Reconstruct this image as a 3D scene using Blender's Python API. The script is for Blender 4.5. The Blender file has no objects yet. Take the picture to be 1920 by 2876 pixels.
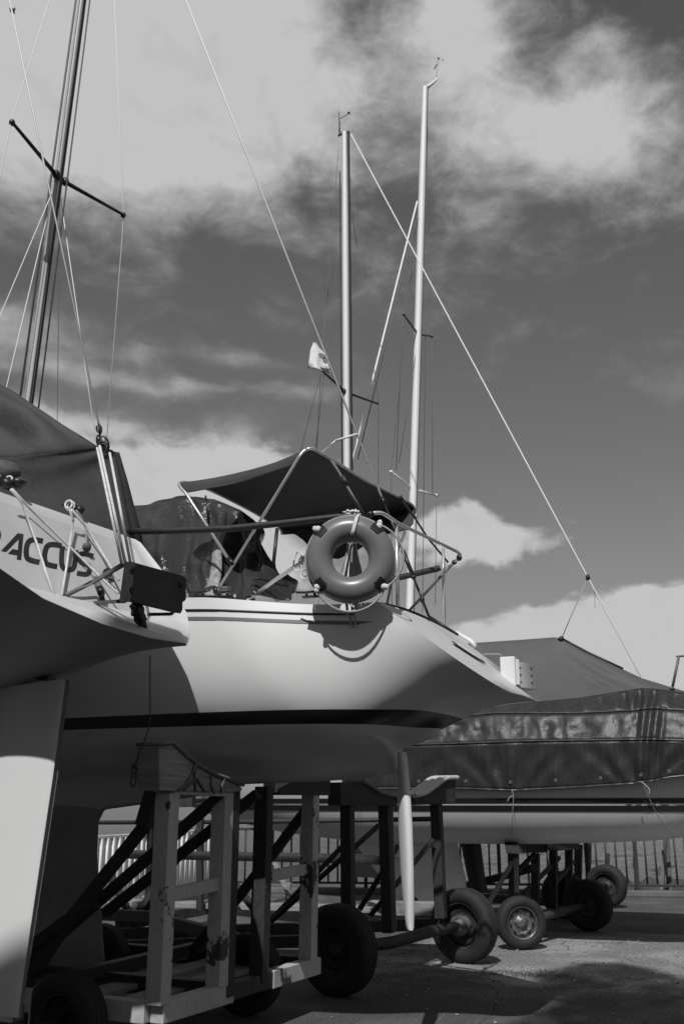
import bpy, bmesh, math, random
from mathutils import Vector, Matrix, noise as mnoise
random.seed(7)
S = bpy.context.scene
COL = S.collection
R = math.radians
PI = math.pi

# ---------------------------------------------------------------- camera
TH = math.atan((2245 - 1438) / 2800.0)      # upward pitch
FP = 2800.0
EYE = Vector((0, 0, 1.63))
cam = bpy.data.cameras.new('camera')
cam.sensor_fit = 'HORIZONTAL'; cam.sensor_width = 24.0; cam.lens = 35.0
cam.clip_end = 2000; cam.clip_start = 0.05
cam.dof.use_dof = True; cam.dof.focus_distance = 7.0; cam.dof.aperture_fstop = 3.5
camo = bpy.data.objects.new('camera', cam); COL.objects.link(camo)
camo.location = EYE; camo.rotation_euler = (R(90) + TH, 0, 0)
S.camera = camo
# ---------------------------------------------------------------- exposure
S.view_settings.view_transform = 'Standard'; S.view_settings.look = 'None'
S.view_settings.exposure = 0.0; S.view_settings.gamma = 1.0
# ---------------------------------------------------------------- sun
LS = Vector((-0.13, -0.64, 0.75)).normalized()     # towards the sun
SUN_EL = math.asin(LS.z); SUN_AZ = math.atan2(LS.x, LS.y)
sd = bpy.data.lights.new('sun', 'SUN'); sd.energy = 3.5; sd.angle = R(0.53); sd.color = (1, 0.995, 0.985)
so = bpy.data.objects.new('sun', sd); COL.objects.link(so)
so.rotation_euler = (-LS).to_track_quat('-Z', 'Y').to_euler(); so.location = LS * 60

# ---------------------------------------------------------------- node helper
class N:
    def __init__(s, tree): s.t = tree
    def n(s, typ, **kw):
        x = s.t.nodes.new(typ)
        for k, v in kw.items(): setattr(x, k, v)
        return x
    def set(s, sock, v):
        if isinstance(v, bpy.types.NodeSocket): s.t.links.new(v, sock)
        elif v is not None: sock.default_value = v
    def m(s, op, a, b=None, c=None, clamp=False):
        x = s.n('ShaderNodeMath', operation=op); x.use_clamp = clamp
        s.set(x.inputs[0], a)
        if b is not None: s.set(x.inputs[1], b)
        if c is not None: s.set(x.inputs[2], c)
        return x.outputs[0]
    def noise(s, vec, scale, detail=4, rough=0.55, dist=0.0):
        x = s.n('ShaderNodeTexNoise'); s.set(x.inputs['Vector'], vec)
        x.inputs['Scale'].default_value = scale; x.inputs['Detail'].default_value = detail
        x.inputs['Roughness'].default_value = rough; x.inputs['Distortion'].default_value = dist
        return x.outputs['Fac']
    def ss(s, v, a, b):
        x = s.n('ShaderNodeMapRange', interpolation_type='SMOOTHSTEP')
        s.set(x.inputs['Value'], v); x.inputs['From Min'].default_value = a; x.inputs['From Max'].default_value = b
        return x.outputs[0]
    def mr(s, v, a, b, c, d):
        x = s.n('ShaderNodeMapRange'); s.set(x.inputs['Value'], v)
        for i, q in zip(('From Min', 'From Max', 'To Min', 'To Max'), (a, b, c, d)): x.inputs[i].default_value = q
        return x.outputs[0]
    def mix(s, f, a, b):
        x = s.n('ShaderNodeMix', data_type='FLOAT'); s.set(x.inputs[0], f); s.set(x.inputs[2], a); s.set(x.inputs[3], b)
        return x.outputs[0]
    def vec(s, a, b, c):
        x = s.n('ShaderNodeCombineXYZ'); s.set(x.inputs[0], a); s.set(x.inputs[1], b); s.set(x.inputs[2], c)
        return x.outputs[0]

def ray(px, py):
    u = (px - 960) / FP; v = (1438 - py) / FP
    return Vector((u, math.cos(TH) - v * math.sin(TH), math.sin(TH) + v * math.cos(TH)))
def at(px, py, Y):
    d = ray(px, py); return EYE + d * (Y / d.y)
def ground(px, py, z=0.0):
    d = ray(px, py); return EYE + d * ((z - EYE.z) / d.z)

# ---------------------------------------------------------------- world: daylight sky with cloud layers
W = bpy.data.worlds.new('World'); S.world = W; W.use_nodes = True
nt = W.node_tree; nt.nodes.clear(); k = N(nt)
SKY_STRENGTH = 0.1
tc = k.n('ShaderNodeTexCoord').outputs['Generated']
sp = k.n('ShaderNodeSeparateXYZ'); nt.links.new(tc, sp.inputs[0])
dx, dy, dz = sp.outputs
az = k.m('ARCTAN2', dx, dy); el = k.m('ARCSINE', dz)
sky = k.n('ShaderNodeTexSky', sky_type='NISHITA'); sky.sun_disc = False
sky.sun_elevation = SUN_EL; sky.sun_rotation = SUN_AZ; sky.air_density = 1.0; sky.dust_density = 0.6; sky.ozone_density = 1.0
bw = k.n('ShaderNodeRGBToBW'); nt.links.new(sky.outputs[0], bw.inputs[0])
blue = k.m('MULTIPLY', bw.outputs[0], 0.62)
# warp of the cloud layout and the fine cloud texture, both in direction space
ce = k.m('COSINE', el)
cyl = k.vec(k.m('MULTIPLY', az, 1.0), k.m('MULTIPLY', el, 1.9), 0.0)
wn = k.n('ShaderNodeTexNoise'); nt.links.new(cyl, wn.inputs['Vector']); wn.inputs['Scale'].default_value = 7; wn.inputs['Detail'].default_value = 5; wn.inputs['Roughness'].default_value = 0.6
wsep = k.n('ShaderNodeSeparateColor'); nt.links.new(wn.outputs['Color'], wsep.inputs[0])
waz = k.m('MULTIPLY_ADD', wsep.outputs[0], 0.11, k.m('ADD', az, -0.055))
wel = k.m('MULTIPLY_ADD', wsep.outputs[1], 0.06, k.m('ADD', el, -0.03))
fine = k.noise(k.vec(k.m('MULTIPLY_ADD', wsep.outputs[2], 0.05, az), k.m('MULTIPLY', el, 1.8), 0.3), 9, 9, 0.62, 0.25)
CL = [  # pixel centre, radii in pixels, weight
 (230, 70, 420, 240, 2.0), (560, 200, 150, 110, 1.5), (60, 340, 240, 60, 0.45), (380, 450, 380, 50, 0.48), (100, 510, 240, 40, 0.25), (820, 410, 240, 40, 0.26), (300, 350, 330, 40, -0.4), (640, 330, 120, 60, -0.3),
 (1290, 70, 80, 120, 1.2), (1680, 350, 150, 65, 0.95), (1420, 300, 230, 130, 0.34), (1720, 470, 260, 50, 0.28), (1640, 120, 330, 120, 0.12), (1860, 20, 120, 60, -0.3),
 (900, 190, 120, 90, 0.2), (1010, 300, 200, 60, 0.15), (60, 960, 150, 55, 0.55), (400, 1000, 110, 30, 0.40), (690, 1005, 80, 26, 0.36), (470, 1080, 420, 24, 0.45), (170, 1170, 190, 30, 0.5),
 (470, 1430, 300, 140, 1.6), (740, 1350, 110, 50, 0.8), (30, 1230, 200, 60, 0.4), (850, 1620, 300, 60, 0.3),
 (1350, 1515, 170, 42, 1.1), (1270, 1470, 80, 50, 0.8), (1610, 1720, 95, 40, 1.2), (1820, 1830, 320, 100, 1.7), (1420, 1790, 220, 30, 0.7), (1890, 1690, 110, 30, 0.9), (1500, 1850, 300, 50, 0.9)]
tot = None
for (cx, cy, rx, ry, wt) in CL:
    d = ray(cx, cy).normalized(); a0 = math.atan2(d.x, d.y); e0 = math.asin(d.z)
    fx = rx / FP / max(0.6, math.cos(e0)) ; fy = ry / FP
    ex = k.m('DIVIDE', k.m('SUBTRACT', waz, a0), fx); ey = k.m('DIVIDE', k.m('SUBTRACT', wel, e0), fy)
    q = k.m('ADD', k.m('MULTIPLY', ex, ex), k.m('MULTIPLY', ey, ey))
    g = k.m('MULTIPLY', k.m('EXPONENT', k.m('MULTIPLY', q, -0.7)), wt)
    tot = g if tot is None else k.m('ADD', tot, g)
# outside the photographed part of the sky: scattered cloud of the same kind
amp = k.mr(el, 0.25, 0.55, 0.30, 1.5)
tot = k.m('ADD', tot, k.m('MULTIPLY', k.m('SUBTRACT', fine, 0.5), amp))
far_c = k.m('MULTIPLY', k.ss(k.m('ABSOLUTE', az), 0.6, 1.2), 0.16)
tot = k.m('ADD', tot, far_c)
veil = k.m('MULTIPLY', k.ss(el, 0.46, 0.56), 0.16)
tot = k.m('ADD', tot, veil)
fine2 = k.noise(k.vec(az, k.m('MULTIPLY', el, 1.5), 1.7), 16, 8, 0.6, 0.4)
lowc = k.ss(k.m('ADD', tot, k.m('MULTIPLY', k.m('SUBTRACT', fine2, 0.5), 1.1)), 0.22, 0.62)
cov = k.mix(k.ss(el, 0.335, 0.375), lowc, k.ss(k.m('ADD', tot, k.m('MULTIPLY', k.m('SUBTRACT', fine2, 0.5), 0.55)), 0.0, 1.08))
cloudL = 0.54 / SKY_STRENGTH
base = k.mix(k.ss(el, 0.02, 0.30), k.mix(k.ss(k.m('ABSOLUTE', az), 0.5, 1.3), 0.25 / SKY_STRENGTH, 0.20 / SKY_STRENGTH), blue)
lum = k.mix(k.m('MULTIPLY', cov, k.mr(fine2, 0.25, 0.7, 0.88, 1.12)), base, cloudL)
lum = k.m('MINIMUM', lum, cloudL)
# below the horizon: dull ground light
lum = k.mix(k.ss(el, -0.02, 0.0), 0.07 / SKY_STRENGTH, lum)
bg = k.n('ShaderNodeBackground'); cc = k.n('ShaderNodeCombineColor')
for i in range(3): nt.links.new(lum, cc.inputs[i])
nt.links.new(cc.outputs[0], bg.inputs['Color']); bg.inputs['Strength'].default_value = SKY_STRENGTH
wo = k.n('ShaderNodeOutputWorld'); nt.links.new(bg.outputs[0], wo.inputs[0])

# ---------------------------------------------------------------- materials
def mat(name, v, rough=0.5, metal=0.0, spec=0.5, var=0.0, vscale=6.0, stretch=(1, 1, 1), bump=0.0, bscale=40.0, spots=0.0, sscale=25, spotv=0.02, sthr=0.62, coat=0.0, alt=None, build=None):
    m = bpy.data.materials.new(name); m.use_nodes = True
    t = m.node_tree; q = N(t); b = t.nodes['Principled BSDF']
    oc = q.n('ShaderNodeTexCoord').outputs['Object']
    mp = q.n('ShaderNodeMapping'); t.links.new(oc, mp.inputs['Vector']); mp.inputs['Scale'].default_value = stretch
    vec = mp.outputs[0]
    val = v
    if var:
        nz = q.noise(vec, vscale, 6, 0.6)
        val = q.m('MULTIPLY', q.mr(nz, 0.25, 0.75, 1 - var, 1 + var), v)
    if spots:
        f = q.m('MULTIPLY', q.ss(q.noise(vec, sscale, 5, 0.65), sthr, sthr + 0.08), spots)
        val = q.mix(f, val, spotv)
    if build: val = build(q, vec, val, oc)
    if isinstance(val, (int, float)): b.inputs['Base Color'].default_value = (val, val, val, 1)
    else:
        c = q.n('ShaderNodeCombineColor')
        for i in range(3): t.links.new(val, c.inputs[i])
        t.links.new(c.outputs[0], b.inputs['Base Color'])
    b.inputs['Roughness'].default_value = rough; b.inputs['Metallic'].default_value = metal
    b.inputs['Specular IOR Level'].default_value = spec; b.inputs['Coat Weight'].default_value = coat
    if bump:
        bp = q.n('ShaderNodeBump'); bp.inputs['Strength'].default_value = 1.0; bp.inputs['Distance'].default_value = bump
        t.links.new(q.noise(vec, bscale, 6, 0.6), bp.inputs['Height']); t.links.new(bp.outputs[0], b.inputs['Normal'])
    return m

def crack_asphalt(q, vec, val, oc):
    v1 = q.n('ShaderNodeTexVoronoi', feature='F1'); q.t.links.new(vec, v1.inputs['Vector']); v1.inputs['Scale'].default_value = 150
    ch = q.n('ShaderNodeSeparateColor'); q.t.links.new(v1.outputs['Color'], ch.inputs[0])
    val = q.m('MULTIPLY', val, q.mr(ch.outputs[0], 0, 1, 0.6, 1.5))
    fl = q.n('ShaderNodeTexVoronoi', feature='F1'); q.t.links.new(vec, fl.inputs['Vector']); fl.inputs['Scale'].default_value = 17
    f2 = q.n('ShaderNodeSeparateColor'); q.t.links.new(fl.outputs['Color'], f2.inputs[0])
    spot = q.m('MULTIPLY', q.m('LESS_THAN', fl.outputs['Distance'], 0.13), q.m('GREATER_THAN', f2.outputs[1], 0.86))
    val = q.mix(spot, val, 0.45)
    big = q.ss(q.noise(vec, 0.9, 5, 0.6), 0.42, 0.62)
    val = q.m('MULTIPLY', val, q.mr(big, 0, 1, 0.78, 1.18))
    grit = q.noise(vec, 38, 6, 0.75)
    val = q.m('MULTIPLY', val, q.mr(grit, 0.3, 0.7, 0.45, 1.6))
    # gritty ground before the covered boat, painted paler as if sunlit
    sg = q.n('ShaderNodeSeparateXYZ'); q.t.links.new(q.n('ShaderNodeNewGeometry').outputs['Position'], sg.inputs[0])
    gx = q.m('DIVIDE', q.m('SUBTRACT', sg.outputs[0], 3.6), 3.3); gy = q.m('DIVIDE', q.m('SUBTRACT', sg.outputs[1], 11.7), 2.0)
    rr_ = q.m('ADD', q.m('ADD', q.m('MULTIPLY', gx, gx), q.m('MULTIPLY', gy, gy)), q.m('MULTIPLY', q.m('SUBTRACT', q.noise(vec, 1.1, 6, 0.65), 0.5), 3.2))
    sunlit_grit = q.m('SUBTRACT', 1.0, q.ss(rr_, 0.55, 1.25))
    val = q.mix(sunlit_grit, val, q.m('MULTIPLY', val, 2.5))
    cr = q.n('ShaderNodeTexVoronoi', feature='DISTANCE_TO_EDGE'); cr.inputs['Scale'].default_value = 0.45
    wv = q.n('ShaderNodeVectorMath', operation='ADD'); q.t.links.new(vec, wv.inputs[0])
    nn = q.n('ShaderNodeTexNoise'); q.t.links.new(vec, nn.inputs['Vector']); nn.inputs['Scale'].default_value = 2.5; nn.inputs['Detail'].default_value = 5
    sc = q.n('ShaderNodeVectorMath', operation='SCALE'); q.t.links.new(nn.outputs['Color'], sc.inputs[0]); sc.inputs[3].default_value = 0.35
    q.t.links.new(sc.outputs[0], wv.inputs[1]); q.t.links.new(wv.outputs[0], cr.inputs['Vector'])
    val = q.mix(q.m('LESS_THAN', cr.outputs['Distance'], 0.0022), val, 0.03)
    return val
def wood_grain(q, vec, val, oc):
    mp = q.n('ShaderNodeMapping'); q.t.links.new(oc, mp.inputs['Vector']); mp.inputs['Scale'].default_value = (2.5, 2.5, 60)
    g_ = q.noise(mp.outputs[0], 1.0, 4, 0.6, 0.6)
    return q.m('MULTIPLY', val, q.mr(g_, 0.3, 0.7, 0.62, 1.2))
def chipped(dark, thr):
    def f(q, vec, val, oc):
        c = q.ss(q.m('ADD', q.noise(oc, 3.1, 2, 0.5), q.m('MULTIPLY', q.noise(oc, 24, 6, 0.7), 0.45)), thr + 0.22, thr + 0.26)
        gr = q.noise(vec, 60, 3, 0.6)
        val = q.m('MULTIPLY', val, q.mr(gr, 0.3, 0.7, 0.85, 1.1))
        return q.mix(c, val, dark)
    return f
def mildew(q, vec, val, oc):
    a = q.ss(q.noise(oc, 2.2, 5, 0.6), 0.46, 0.68); b = q.ss(q.noise(oc, 26, 6, 0.7), 0.5, 0.62)
    return q.mix(q.m('MULTIPLY', q.m('MULTIPLY', a, b), 0.8), val, 0.02)
def streaked(q, vec, val, oc):
    mp = q.n('ShaderNodeMapping'); q.t.links.new(oc, mp.inputs['Vector']); mp.inputs['Scale'].default_value = (14, 14, 0.9)
    s = q.noise(mp.outputs[0], 2.0, 5, 0.65)
    return q.m('MULTIPLY', val, q.mr(s, 0.3, 0.72, 0.75, 1.35))

M = {}
M['white_hull'] = mat('gelcoat_dull', 0.55, 0.45, spec=0.4, var=0.06, vscale=3, spots=0.2, sscale=7, spotv=0.4, sthr=0.62)
M['white_sunside'] = mat('gelcoat_sunside', 0.56, 0.4, spec=0.4, var=0.05, vscale=4, spots=0.15, sscale=9, spotv=0.4, sthr=0.64)  # darker copy of the white for sun-facing parts, evening out their light
M['white'] = mat('gelcoat_white', 0.74, 0.32, spec=0.45, var=0.03, vscale=3, coat=0.0, spots=0.10, sscale=9, spotv=0.45, sthr=0.66)
M['hull_bottom'] = mat('hull_bottom_grey', 0.70, 0.55, var=0.20, vscale=1.6, stretch=(0.7, 0.7, 3.0), spots=0.25, sscale=5, spotv=0.36, sthr=0.6)
M['keel'] = mat('keel_antifouling', 0.33, 0.6, var=0.2, vscale=3, spots=0.3, sscale=7, spotv=0.2)
M['hull_shade'] = mat('hull_shade_tone', 0.40, 0.5, var=0.10, vscale=2.0, spots=0.12, sscale=24, spotv=0.15, sthr=0.7)  # shade on the left white hull put into a greyer colour
M['panel'] = mat('transom_grey', 0.50, 0.38, var=0.10, vscale=3.5, spots=0.12, sscale=8, spotv=0.36, sthr=0.58)
M['stripe'] = mat('stripe_dark', 0.018, 0.35)
M['stripe_grey'] = mat('stripe_grey', 0.16, 0.4)
M['letter'] = mat('lettering_black', 0.015, 0.4)
M['canvas'] = mat('canvas_dark', 0.043, 0.75, var=0.25, vscale=2.2, bump=0.022, bscale=3.5, build=mildew)
M['canvas_mid'] = mat('canvas_mid', 0.082, 0.72, var=0.14, vscale=1.6, bump=0.012, bscale=1.6)
M['tarp'] = mat('tarp_shiny', 0.032, 0.40, spec=0.32, var=0.12, vscale=2, bump=0.006, bscale=14, build=streaked)
M['tarp_hem'] = mat('tarp_hem', 0.06, 0.3, spec=0.6, var=0.6, vscale=9)
M['tarp_hood'] = mat('tarp_wet_shiny', 0.036, 0.24, spec=0.7, var=0.3, vscale=2, bump=0.04, bscale=4.5)
M['band'] = mat('painted_glint', 0.30, 0.24, spec=0.8, var=0.5, vscale=16, bump=0.03, bscale=16)  # sun glint on the boom cover painted as a pale strip
M['bimini'] = mat('bimini_cloth', 0.045, 0.85, var=0.15, vscale=5, bump=0.012, bscale=6)
M['steel'] = mat('polished_steel', 0.6, 0.33, metal=0.55, var=0.08)
M['alu'] = mat('mast_aluminium', 0.78, 0.5, metal=0.0, spec=0.6, var=0.05, vscale=1.2, spots=0.15, sscale=14, spotv=0.4)
M['alu_grey'] = mat('mast_aluminium_grey', 0.50, 0.45, spec=0.6, var=0.08, vscale=1.2, spots=0.15, sscale=14, spotv=0.3)
M['track'] = mat('mast_track_dark', 0.03, 0.6)
M['black'] = mat('black_fitting', 0.014, 0.4, var=0.2)
M['pad'] = mat('black_padding', 0.022, 0.6, var=0.2, vscale=20, bump=0.004, bscale=30)
M['rope'] = mat('rope_white', 0.62, 0.9, var=0.25, vscale=60)
M['rope_grey'] = mat('rope_grey', 0.33, 0.9, var=0.25, vscale=60)
M['wire'] = mat('wire_stainless', 0.75, 0.5, spec=0.5)
M['wire_dark'] = mat('wire_dark', 0.10, 0.6)
M['buoy'] = mat('buoy_plastic', 0.155, 0.33, spec=0.5, var=0.08, vscale=9, spots=0.25, sscale=30, spotv=0.15, sthr=0.66)
M['rubber'] = mat('tyre_rubber', 0.015, 0.75, var=0.3, vscale=14, spots=0.3, sscale=40, spotv=0.06, bump=0.003, bscale=60)
M['rim'] = mat('rusty_rim', 0.16, 0.45, metal=0.5, var=0.4, vscale=16, spots=0.6, sscale=22, spotv=0.05, sthr=0.52)
M['wood_white'] = mat('painted_wood', 0.46, 0.65, var=0.12, vscale=7, stretch=(1, 1, 0.3), bump=0.003, bscale=30, build=chipped(0.05, 0.60))
M['wood_raw'] = mat('weathered_wood', 0.27, 0.8, var=0.15, vscale=5, stretch=(1, 1, 7), bump=0.004, bscale=12, build=wood_grain)
M['wood_dark'] = mat('dark_wood', 0.035, 0.7, var=0.3, vscale=9, bump=0.003, bscale=24, build=wood_grain)
M['board_end'] = mat('board_end', 0.20, 0.55, var=0.45, vscale=30, bump=0.004, bscale=60)
M['iron'] = mat('rusted_steel', 0.035, 0.65, metal=0.1, var=0.4, vscale=14, spots=0.5, sscale=18, spotv=0.09, sthr=0.6, bump=0.003, bscale=50)
M['iron_lt'] = mat('grey_steel', 0.12, 0.55, metal=0.1, var=0.3, vscale=9, spots=0.4, sscale=18, spotv=0.03)
M['pipe'] = mat('painted_pipe', 0.5, 0.5, var=0.25, vscale=9, spots=0.6, sscale=14, spotv=0.07, sthr=0.62)
M['fence'] = mat('fence_paint', 0.78, 0.5, var=0.1, vscale=5, spots=0.3, sscale=14, spotv=0.2)
M['fence_dark'] = mat('fence_shaded', 0.030, 0.6, var=0.2, vscale=5)  # boats' shadow on this railing put into its dark colour
M['felt'] = mat('bunk_carpet', 0.16, 0.95, var=0.4, vscale=40, bump=0.006, bscale=60)
M['felt_lt'] = mat('bunk_carpet_pale', 0.5, 0.95, var=0.3, vscale=40, bump=0.006, bscale=60)
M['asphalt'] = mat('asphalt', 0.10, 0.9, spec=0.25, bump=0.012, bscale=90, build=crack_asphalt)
M['concrete'] = mat('kerb_concrete', 0.13, 0.9, var=0.25, vscale=4, bump=0.006, bscale=30)
M['rock'] = mat('rock', 0.05, 0.85, var=0.4, vscale=6, bump=0.02, bscale=12)
M['flag'] = mat('flag_cloth', 0.68, 0.85, var=0.06)
M['flag_mark'] = mat('flag_mark_grey', 0.2, 0.85, var=0.25, vscale=50)
M['bird'] = mat('bird_plumage', 0.02, 0.8)
def mk_water():
    m = bpy.data.materials.new('sea_water'); m.use_nodes = True; t = m.node_tree; q = N(t); b = t.nodes['Principled BSDF']
    b.inputs['Base Color'].default_value = (0.05, 0.05, 0.05, 1); b.inputs['Roughness'].default_value = 0.12
    oc = q.n('ShaderNodeTexCoord').outputs['Object']
    mp = q.n('ShaderNodeMapping'); t.links.new(oc, mp.inputs[0]); mp.inputs['Scale'].default_value = (1.1, 2.6, 1)
    h = q.m('ADD', q.noise(mp.outputs[0], 1.6, 5, 0.6, 0.3), q.m('MULTIPLY', q.noise(mp.outputs[0], 0.3, 2), 1.4))
    bp = q.n('ShaderNodeBump'); bp.inputs['Distance'].default_value = 0.12; t.links.new(h, bp.inputs['Height']); t.links.new(bp.outputs[0], b.inputs['Normal'])
    return m
M['water'] = mk_water()

# ---------------------------------------------------------------- mesh helper
class MB:
    def __init__(s): s.v = []; s.f = []; s.sm = []
    def add(s, vs, fs, sm=False):
        o = len(s.v); s.v += [Vector(a) for a in vs]
        for f in fs: s.f.append(tuple(i + o for i in f)); s.sm.append(sm)
        return s
    def box(s, c, X, Y, Z):   # centre and three half-axes
        c = Vector(c); X = Vector(X); Y = Vector(Y); Z = Vector(Z)
        vs = [c + X * a + Y * b + Z * d for d in (-1, 1) for b in (-1, 1) for a in (-1, 1)]
        return s.add(vs, [(0, 2, 3, 1), (4, 5, 7, 6), (0, 1, 5, 4), (2, 6, 7, 3), (0, 4, 6, 2), (1, 3, 7, 5)])
    def beam(s, p, q, w, h, up=(0, 0, 1)):
        p = Vector(p); q = Vector(q); d = (q - p).normalized(); up = Vector(up)
        if abs(d.dot(up)) > 0.95: up = Vector((0.42, 0.91, 0))
        x = d.cross(up).normalized(); y = x.cross(d).normalized()
        return s.box((p + q) / 2, d * ((q - p).length / 2), x * w / 2, y * h / 2)
    def tube(s, pts, r, n=8, caps=True):
        pts = [Vector(p) for p in pts]; m = len(pts); vs = []; prev = None
        rs = r if isinstance(r, (list, tuple)) else [r] * m
        for i in range(m):
            d = (pts[min(i + 1, m - 1)] - pts[max(i - 1, 0)])
            d = d.normalized() if d.length > 1e-9 else Vector((0, 0, 1))
            if prev is None:
                u = d.cross(Vector((0.3, 0.2, 1))).normalized() if abs(d.z) < 0.95 else d.cross(Vector((0, 1, 0))).normalized()
            else:
                u = (prev - d * prev.dot(d)); u = u.normalized() if u.length > 1e-6 else prev
            prev = u; w = d.cross(u)
            for j in range(n):
                a = 2 * PI * j / n; vs.append(pts[i] + (u * math.cos(a) + w * math.sin(a)) * rs[i])
        fs = [(i * n + j, i * n + (j + 1) % n, (i + 1) * n + (j + 1) % n, (i + 1) * n + j) for i in range(m - 1) for j in range(n)]
        s.add(vs, fs, True)
        if caps:
            o = len(s.v) - len(vs)
            s.f.append(tuple(o + j for j in reversed(range(n)))); s.sm.append(False)
            s.f.append(tuple(o + (m - 1) * n + j for j in range(n))); s.sm.append(False)
        return s
    def lathe(s, c, axis, prof, n=40, closed=False):    # prof: (radius, along)
        c = Vector(c); ax = Vector(axis).normalized(); u = ax.cross(Vector((0.1, 0.3, 1))).normalized(); w = ax.cross(u)
        m = len(prof); vs = []
        for (r, h) in prof:
            for j in range(n):
                a = 2 * PI * j / n; vs.append(c + ax * h + (u * math.cos(a) + w * math.sin(a)) * r)
        rng = m if closed else m - 1
        fs = [(i * n + j, i * n + (j + 1) % n, ((i + 1) % m) * n + (j + 1) % n, ((i + 1) % m) * n + j) for i in range(rng) for j in range(n)]
        return s.add(vs, fs, True)
    def grid(s, P, sm=True):
        a = len(P); b = len(P[0])
        return s.add([p for r in P for p in r], [(i * b + j, i * b + j + 1, (i + 1) * b + j + 1, (i + 1) * b + j) for i in range(a - 1) for j in range(b - 1)], sm)
    def prism(s, pts, t):   # polygon pts extruded by vector t (both sides)
        t = Vector(t); n = len(pts); A = [Vector(p) - t for p in pts]; B = [Vector(p) + t for p in pts]
        return s.add(A + B, [tuple(range(n))[::-1], tuple(range(n, 2 * n))] + [(i, (i + 1) % n, n + (i + 1) % n, n + i) for i in range(n)])
    def blob(s, c, rx, ry, rz, n=12, m=8, jit=0.0, rot=None):
        c = Vector(c); P = []
        for i in range(m + 1):
            th = PI * i / m; row = []
            for j in range(n + 1):
                ph = 2 * PI * (j % n) / n
                v = Vector((math.sin(th) * math.cos(ph) * rx, math.sin(th) * math.sin(ph) * ry, math.cos(th) * rz))
                if jit: v *= 1 + jit * mnoise.noise(v * (1.6 / max(rx, rz)) + c)
                if rot: v = rot @ v
                row.append(c + v)
            P.append(row)
        return s.grid(P)

ORG = {}
def obj(name, mb, m, parent=None, bevel=0.0, solid=0.0, label=None):
    if parent is not None: o0 = ORG[parent.name]
    else:
        xs = [v.x for v in mb.v]; ys = [v.y for v in mb.v]; zs = [v.z for v in mb.v]
        o0 = Vector(((min(xs) + max(xs)) / 2, (min(ys) + max(ys)) / 2, min(zs)))
    me = bpy.data.meshes.new(name)
    me.from_pydata([tuple(v - o0) for v in mb.v], [], mb.f); me.validate()
    if len(me.polygons) == len(mb.sm):
        me.polygons.foreach_set('use_smooth', mb.sm)
    me.materials.append(M[m] if isinstance(m, str) else m)
    o = bpy.data.objects.new(name, me); COL.objects.link(o)
    if parent is not None: o.parent = parent
    else: o.location = o0
    ORG[o.name] = o0
    if solid:
        sm = o.modifiers.new('thickness', 'SOLIDIFY'); sm.thickness = solid; sm.offset = 0
    if bevel:
        b = o.modifiers.new('bevel', 'BEVEL'); b.width = bevel; b.segments = 2; b.limit_method = 'ANGLE'
    if label: o['label'] = label
    return o
def tag(o, label, cat, group=None):
    o['label'] = label; o['category'] = cat
    if group: o['group'] = group
    return o
def thing(name, loc, label, cat, group=None):
    o = bpy.data.objects.new(name, None); COL.objects.link(o); o.location = loc; o.empty_display_size = 0.2
    ORG[o.name] = Vector(loc); return tag(o, label, cat, group)
def structure(o): o['kind'] = 'structure'; return o

class Fr:      # local frame of a boat or cradle: x aft, y athwart (positive away from the viewer), z up
    def __init__(s, O, yaw):
        a = R(yaw); s.O = Vector((O[0], O[1], 0)); s.a = Vector((math.cos(a), -math.sin(a), 0)); s.t = Vector((math.sin(a), math.cos(a), 0))
    def w(s, x, y, z): return s.O + s.a * x + s.t * y + Vector((0, 0, z))
    def y(s, px, py, y):      # sight line meets the plane local y
        d = ray(px, py); return EYE + d * ((y - (EYE - s.O).dot(s.t)) / d.dot(s.t))
    def x(s, px, py, x):
        d = ray(px, py); return EYE + d * ((x - (EYE - s.O).dot(s.a)) / d.dot(s.a))
    def l(s, p): return ((p - s.O).dot(s.a), (p - s.O).dot(s.t), p.z)
def lerp(a, b, f): return a + (b - a) * f
def tab(T, x):          # smooth table lookup
    if x <= T[0][0]: return T[0][1]
    if x >= T[-1][0]: return T[-1][1]
    for i in range(len(T) - 1):
        if T[i][0] <= x <= T[i + 1][0]:
            f = (x - T[i][0]) / (T[i + 1][0] - T[i][0])
            h = T[i + 1][0] - T[i][0]
            def sl(j):
                a = max(0, j - 1); b = min(len(T) - 1, j + 1)
                return (T[b][1] - T[a][1]) / (T[b][0] - T[a][0])
            m0 = sl(i) * h; m1 = sl(i + 1) * h
            return (2 * f**3 - 3 * f * f + 1) * T[i][1] + (f**3 - 2 * f * f + f) * m0 + (-2 * f**3 + 3 * f * f) * T[i + 1][1] + (f**3 - f * f) * m1
def lin(T, x):
    if x <= T[0][0]: return T[0][1]
    for i in range(len(T) - 1):
        if x <= T[i + 1][0]: return lerp(T[i][1], T[i + 1][1], (x - T[i][0]) / (T[i + 1][0] - T[i][0]))
    return T[-1][1]
def sstep(a, b, x):
    f = min(1, max(0, (x - a) / (b - a))); return f * f * (3 - 2 * f)
def arc(p, q, sag, n=10, d=Vector((0, 0, -1))):
    return [Vector(p).lerp(Vector(q), i / n) + d * sag * 4 * (i / n) * (1 - i / n) for i in range(n + 1)]
def cr(pts, n=8):       # Catmull-Rom through points
    P = [Vector(p) for p in pts]; out = []
    for i in range(len(P) - 1):
        p0 = P[max(0, i - 1)]; p1 = P[i]; p2 = P[i + 1]; p3 = P[min(len(P) - 1, i + 2)]
        for j in range(n):
            t = j / n
            out.append(0.5 * ((2 * p1) + (-p0 + p2) * t + (2 * p0 - 5 * p1 + 4 * p2 - p3) * t * t + (-p0 + 3 * p1 - 3 * p2 + p3) * t**3))
    return out + [P[-1]]

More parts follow.
